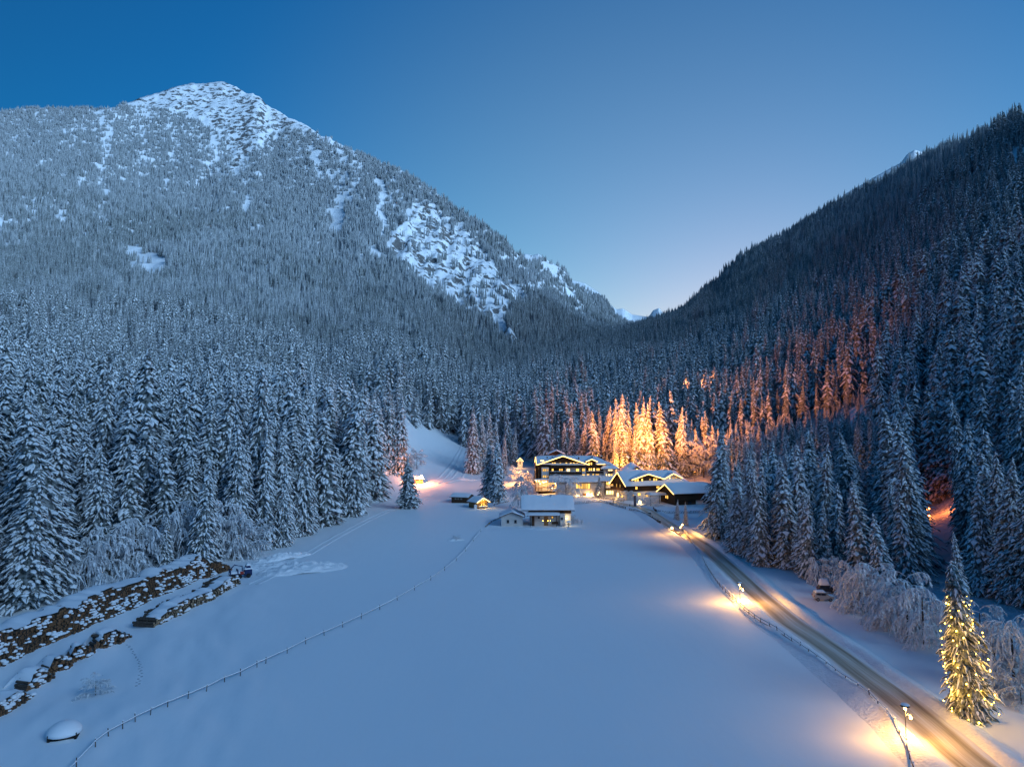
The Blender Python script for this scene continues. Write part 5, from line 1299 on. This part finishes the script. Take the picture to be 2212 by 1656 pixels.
# ------------------------------------------------------------------ log piles on the left
ENDG = noisy(mat('cut_wood', (.3, .2, .12), .85), (.10, .046, .024), (.24, .125, .06), 5, 3); ENDL = noisy(mat('fresh_cut_wood', (.36, .27, .17), .85), (.20, .14, .085), (.38, .28, .18), 5, 3)
def log_mesh(name, r, L, end):
    V, F, MI = [], [], []; n = 9
    for x in (0, -L):
        for i in range(n): a = 2*math.pi*i/n; V.append((x, r*math.cos(a), r*math.sin(a)))
    F.append(tuple(range(n))); MI.append(1); F.append(tuple(range(n, 2*n))[::-1]); MI.append(1)
    for i in range(n): F.append((i, n+i, n+(i+1) % n, (i+1) % n)); MI.append(0)
    return mesh_from(name, V, F, [BARK, end], MI)
def log_pile(label, base, top_h, back, r, end, cap_w, seed, n_single=110, group=None, gap=.0, snow_p=.5, log_l=4.0, ragged=.2):
    """base: image spots along the foot of the face that looks towards the field"""
    P = smooth_path([on_ground(a, b)[:2] for a, b in base], r*1.92); n = len(P); x0, y0 = P[0]; g0 = float(ground(x0, y0))
    t = thing('log_pile', label, 'log pile', (x0, y0, g0), 0, group); rr = random.Random(seed)
    T = np.gradient(P, axis=0); T /= np.linalg.norm(T, axis=1)[:, None]; ang = np.arctan2(-T[:, 0], T[:, 1])
    me = log_mesh('log', r, log_l, end); L = []; S = MB()
    for i in range(n):
        H = top_h(i/(n-1))*(1+ragged*float(fbm(np.float64(i*.09+seed), np.float64(seed*.7), 3))*2)
        for j in range(max(1, int(H/(r*1.75)))):
            if rr.random() < gap: continue
            out = rr.uniform(-.28, .28) - back*j*r*1.75; s = (.5 if j % 2 else 0)*r*1.9
            ca, sa = math.cos(ang[i]), math.sin(ang[i])
            px, py = P[i, 0] + ca*out - sa*s, P[i, 1] + sa*out + ca*s
            q = (px-x0, py-y0, float(ground(px, py))-g0 + r*.8 + j*r*1.75 + rr.uniform(-.04, .04)); k = rr.uniform(.72, 1.2)
            L.append((q, ang[i]+rr.uniform(-.06, .06), k))
            if rr.random() < (.9 if float(fbm(np.float64(i*.30+seed), np.float64(j*.62), 3)) > (.52-snow_p)*.5 else .06): S.ball((q[0]-ca*.05, q[1]-sa*.05, q[2]+r*k*.62), r*rr.uniform(1.0, 2.3), 1.0, rr.uniform(.45, .85), 6, 3, -.2)
    order = sorted(range(len(L)), key=lambda i: -1/(abs(L[i][0][1]+y0)))
    one = set(order[:n_single]); rest_ = MB()
    for i, (q, a, k) in enumerate(L):
        if i in one:
            o = link(bpy.data.objects.new('log', me), t); o.location = q; o.rotation_euler = (rr.uniform(0, 6), 0, a); o.scale = (1, k, k)
    V, F, MI = [], [], []
    for i, (q, a, k) in enumerate(L):
        if i in one: continue
        b0 = len(V); ca, sa = math.cos(a), math.sin(a)
        for v in me.vertices: x, y, z = v.co.x, v.co.y*k, v.co.z*k; V.append((q[0]+ca*x-sa*y, q[1]+sa*x+ca*y, q[2]+z))
        for p in me.polygons: F.append(tuple(b0+w for w in p.vertices)); MI.append(p.material_index)
    if V: o = link(bpy.data.objects.new('logs', mesh_from('logs', V, F, [BARK, end], MI)), t); o['kind'] = 'stuff'
    if S.V: o = S.build('snow', SNOW, t, True); o['kind'] = 'stuff'
    # the snow lying on top and sloping away behind
    m = 9; X = np.zeros((m, n)); Y = X.copy(); Z = X.copy()
    for i in range(n):
        H = top_h(i/(n-1))*(1+ragged*float(fbm(np.float64(i*.09+seed), np.float64(seed*.7), 3))*2); ca, sa = math.cos(ang[i]), math.sin(ang[i]); nj = max(1, int(H/(r*1.75)))
        for j in range(m):
            f = j/(m-1); o_ = .12 - back*nj*r*1.75 - cap_w*f
            X[j, i] = P[i, 0]+ca*o_; Y[j, i] = P[i, 1]+sa*o_
            Z[j, i] = float(ground(X[j, i], Y[j, i])) + (nj*r*1.75+.12)*(1-max(0, f-.45)/.55*.98) + (.30+.5*float(fbm(np.float64(i*.16+seed), np.float64(j*.45), 3)))*math.sin(math.pi*min(1, .16+f*.8))
            e_ = min(1, min(i, n-1-i)/max(3, .08*n)); Z[j, i] = float(ground(X[j, i], Y[j, i])) - .1 + (Z[j, i]-float(ground(X[j, i], Y[j, i]))+.1)*math.sqrt(e_)
    X -= x0; Y -= y0; Z -= g0
    o = link(bpy.data.objects.new('snow_cap', grid_mesh('snow_cap', X, Y, Z, [SNOW])), t)
    return t
log_pile('longest log pile, dark cut ends half snow-covered, reaching the left photo edge', [(-90, 1490), (0, 1441), (88, 1397), (176, 1361), (294, 1311), (382, 1273), (455, 1246), (498, 1231)], lambda u: 3.9*min(1, .35+(1-u)*9), .62, .215, ENDG, 9.0, 3, 150, snow_p=.34)
log_pile('shorter pile of pale fresh-cut logs in front of the longest pile', [(332, 1354), (360, 1341), (400, 1322), (440, 1302), (480, 1281), (517, 1261)], lambda u: 1.9*min(1, .5+3*u), .35, .21, ENDL, 5.5, 5, 90, snow_p=.35)
G5 = 'small dark log heaps in a row below the longest pile'
for lab, base, hh in [('largest dark snow-capped log heap, at the right end of the row of small heaps', [(205, 1402), (230, 1398), (255, 1390), (282, 1376)], 1.5), ('dark snow-capped log heap second from the right among the small heaps', [(140, 1432), (165, 1428), (190, 1418), (207, 1408)], 1.5),
                ('middle dark log heap of the row of small heaps', [(95, 1460), (120, 1452), (145, 1444), (160, 1436)], 1.4), ('dark log heap left of the middle one, above the frosted shrub', [(58, 1492), (80, 1484), (100, 1474), (118, 1462)], 1.4), ('dark log heap cut by the left photo edge, leftmost of the small heaps', [(-60, 1580), (-10, 1553), (20, 1538), (48, 1520), (68, 1504)], 1.3)]:
    log_pile(lab, base, lambda u, hh=hh: hh*(.5+.9*math.sin(math.pi*min(1, max(0, u)))), .45, .2, ENDG, 4.2, int(base[1][0]+200), 12, G5, gap=.12, snow_p=.36, log_l=2.2, ragged=.45)

# snow-buried bits on the meadow
x, y, z = on_ground(138, 1592); t = thing('snowy_trough', 'dark feeding trough buried under a square block of snow at the lower left', 'trough', (x, y, z), .35)
MB().box(-1.4, 1.4, -.7, .7, -.3, .55).box(-1.4, -1.15, -.95, .95, -.3, .7).box(1.15, 1.4, -.95, .95, -.3, .7).build('body', mat('dark_plank', (.02, .018, .016), .9), t)
s = MB(); s.ball((0, .15, .5), 1.75, 1.0, .72, 16, 6, 0); s.build('snow_cap', SNOW, t, True)
def shrub(px, py, h, label, proto=2, w=1.6): plant('frosted_tree', px, py, 0, label, None, 1, proto) if False else tree('frosted_tree', *on_ground(px, py), h, label, None, w, proto)
shrub(206, 1500, 2.6, 'low frosted shrub on the meadow between log heaps and field fence', 2, 1.5)
shrub(985, 1166, 1.6, 'frosted shrub on a snow heap left of the farmhouse annex', 2, 1.8)
G6 = 'frosted shrubs at the right end of the farmhouse'
SHR = [(1205, 1122, 4.2), (1212, 1128, 4.6), (1222, 1130, 3.6), (1230, 1131, 5.0), (1238, 1131, 3.8), (1247, 1131, 2.6), (1256, 1131, 2.0)]
for a, b, h in SHR:
    tree('frosted_tree', *on_ground(a, b), h, f'{rank(a, SHR)} upright frosted shrub from the left at the right end of the farmhouse', G6, .8, 1)
x, y, z = on_ground(520, 1247); t = thing('forestry_trailer', 'dark blue snow-covered forestry machine with a red part at the end of the log piles', 'machine', (x, y, z), .55)
BLUE = mat('blue_paint', (.012, .03, .10), .45); RED = mat('red_paint', (.35, .04, .025), .5)
MB().box(-2.4, .6, -.5, .5, .7, 1.1).box(-2.5, -2.3, -1, 1, .7, 2.0).box(-.9, -.7, -1, 1, .7, 2.0).build('frame', BLUE, t)
MB().box(.7, 2.3, -.85, .85, .5, 1.9).prism([(.9, 1.9), (2.1, 1.9), (1.9, 2.7), (1.1, 2.7)], 'y', -.75, .75).build('cab', BLUE, t)
MB().box(-.3, .45, -.97, -.52, .95, 1.55).build('toolbox', RED, t)
MB().tube([(.3, 0, 1.1), (.2, 0, 2.6), (-1.4, .2, 3.0), (-2.2, .2, 2.2)], .14, 6).build('crane_arm', BLUE, t)
for a in (-1.8, -.4, 1.5):
    for sgn in (-1, 1): MB().tube([(a, sgn*.75, .5), (a, sgn*1.05, .5)], .5, 14).build('wheel', mat('tyre_rubber', (.015, .015, .016), .8), t)
s = MB(); snow_slab(s, -2.6, .6, -.9, .9, 1.15, .5, 8, 1); snow_slab(s, .6, 2.4, -.9, .9, 1.9, .5, 5, 2); snow_slab(s, 1.0, 2.0, -.8, .8, 2.7, .4, 5, 3); s.build('snow_cover', SNOW, t)

# ------------------------------------------------------------------ vehicles
TYRE = mat('tyre', (.015, .015, .016), .85)
def car(label, px, py, rz, paint, snow=0.4, buried=False):
    x, y, z = on_ground(px, py); t = thing('parked_car', label, 'car', (x, y, z), rz, 'parked cars beside the road')
    side = [(-1.85, .42), (-1.88, .95), (-1.80, 1.05), (-1.62, 1.62), (-1.35, 1.70), (.15, 1.70), (.45, 1.62), (1.10, 1.08), (1.75, .95), (1.92, .75), (1.92, .42)]
    b = MB(); n = len(side)
    V = [(a, w*(.80 if zz < 1.1 else .68), zz) for w in (-1, 1) for a, zz in side]
    b.poly(V, [tuple(range(n)), tuple(range(n, 2*n))[::-1]] + [(i, n+i, n+(i+1) % n, (i+1) % n) for i in range(n)])
    body = b.build('body', paint, t); bv = body.modifiers.new('soft', 'BEVEL'); bv.width = .05; bv.segments = 2
    for sgn in (-1, 1):
        y0 = sgn*.735
        for P in ([(-1.52, 1.12), (-.62, 1.12), (-.62, 1.55), (-1.36, 1.55)], [(-.52, 1.12), (.38, 1.12), (.34, 1.55), (-.52, 1.55)], [(.46, 1.12), (.95, 1.12), (.50, 1.50)]):
            w = MB().prism(P if sgn < 0 else P[::-1], 'y', y0-.035, y0+.035); w.build('side_window', GLASSD, t)
        for a in (-1.2, 1.22):
            wh = MB().tube([(a, sgn*.62, .33), (a, sgn*.83, .33)], .33, 18).build('wheel', TYRE, t); MB().tube([(a, sgn*.83, .33), (a, sgn*.845, .33)], .19, 12).build('rim', mat('alloy', (.3, .3, .3), .4, metal=.8), wh)
        MB().box(-1.90, -1.80, sgn*.72-.08, sgn*.72+.08, .85, 1.15).build('tail_light', mat('tail_lens', (.25, .015, .01), .4), t)
        MB().box(1.78, 1.93, sgn*.55-.12, sgn*.55+.12, .70, .86).build('headlight', mat('lamp_lens', (.5, .5, .5), .2), t)
    MB().poly([(.47, -.62, 1.58), (.47, .62, 1.58), (1.06, .70, 1.12), (1.06, -.70, 1.12)], [(0, 1, 2, 3)]).build('windscreen', GLASSD, t)
    s = MB(); snow_slab(s, -1.6, .4, -.72, .72, 1.69, snow, 8, px); snow_slab(s, .85, 1.9, -.74, .74, 1.0, snow*.5, 5, px+1); s.build('snow_cover', SNOW, t, True)
    return t
car('silver estate car seen from the side, snow on its roof, under frosted bushes', 1777, 1296, -.10, mat('silver_paint', (.42, .40, .38), .35, metal=.3), .35)
car('parked car buried in deep snow just behind the silver one', 1786, 1280, -.12, mat('dark_paint', (.03, .035, .04), .35), 1.35)
car('snow-topped car seen from behind between the tall front spruces', 1634, 1203, 1.35, mat('dark_paint2', (.03, .035, .045), .35), .9)

# ------------------------------------------------------------------ banners, board, people
x, y, z = on_ground(1371, 1093); t = thing('banner_pillar', 'tall dull purple banner pillar before the chalet', 'banner', (x, y, z), .2)
MB().box(-.5, .5, -.12, .12, 0, 4.6).build('panel', mat('purple_grey', (.10, .075, .09), .7), t); MB().box(-.6, .6, -.3, .3, -.3, .12).build('base', METAL, t)
s = MB(); snow_slab(s, -.52, .52, -.16, .16, 4.6, .22, 4, 1); s.build('snow_cap', SNOW, t)
x, y, z = on_ground(1386, 1101); t = thing('flagpole', 'slim pole with a pale hanging banner right of the purple pillar', 'flagpole', (x, y, z))
MB().tube([(0, 0, -.3), (0, 0, 5.6)], .045).build('pole', mat('pale_pole', (.5, .52, .56), .5), t); MB().box(.06, .62, -.02, .02, 3.7, 5.5).build('banner', mat('pale_cloth', (.6, .62, .68), .9), t)
x, y, z = on_ground(1403, 1116); t = thing('notice_board', 'dark square notice board on posts beside the stake fence', 'sign', (x, y, z), .25)
MB().box(-.55, .55, -.06, .06, .45, 1.75).build('board', mat('dark_board', (.03, .04, .045), .6), t)
for a in (-.5, .5): MB().box(a-.05, a+.05, -.05, .05, -.4, .45).build('post', TIMBER, t)
s = MB(); snow_slab(s, -.6, .6, -.12, .12, 1.75, .18, 4, 2); s.build('snow_cap', SNOW, t)
def person(px, py, label, coat, rz, step):
    x, y, z = on_ground(px, py); t = thing('person', label, 'person', (x, y, z), rz)
    J = [(0, 0, .95, .15), (0, 0, 1.2, .155), (0, 0, 1.42, .14), (0, 0, 1.52, .06), (0, .02, 1.60, .085), (0, .02, 1.72, .10), (0, .02, 1.80, .06),
         (.20, 0, 1.42, .075), (.27, -.04, 1.16, .06), (.26, .08, .93, .05), (.26, .12, .84, .045), (-.20, 0, 1.42, .075), (-.27, .05, 1.16, .06), (-.26, .12, .93, .05), (-.26, .15, .84, .045),
         (.10, 0, .88, .11), (.11, step*.5, .50, .085), (.11, step*.9, .10, .06), (.11, step*.9+.15, .05, .05), (-.10, 0, .88, .11), (-.11, -step*.35, .50, .085), (-.11, -step, .10, .06), (-.11, -step+.15, .05, .05)]
    E = [(0, 1), (1, 2), (2, 3), (3, 4), (4, 5), (5, 6), (2, 7), (7, 8), (8, 9), (9, 10), (2, 11), (11, 12), (12, 13), (13, 14), (0, 15), (15, 16), (16, 17), (17, 18), (0, 19), (19, 20), (20, 21), (21, 22)]
    me = bpy.data.meshes.new('body'); me.from_pydata([j[:3] for j in J], E, []); o = link(bpy.data.objects.new('body', me), t)
    o.modifiers.new('skin', 'SKIN'); sv = me.skin_vertices[0].data
    for i, j in enumerate(J): sv[i].radius = (j[3], j[3])
    sv[0].use_root = True; sb = o.modifiers.new('sub', 'SUBSURF'); sb.levels = sb.render_levels = 1; me.materials.append(coat)
    MB().ball((0, .01, 1.745), .115, 1, .9, 10, 5, -.1).build('hat', coat, t, True)
DARKCOAT = mat('dark_coat', (.02, .022, .03), .9)
person(1360, 1097, 'person in dark winter clothes walking on the snowy path left of the purple pillar', DARKCOAT, .9, .22)
person(1325, 1086, 'person in dark clothes standing on the lit terrace behind the stake fence', DARKCOAT, 2.0, .05)
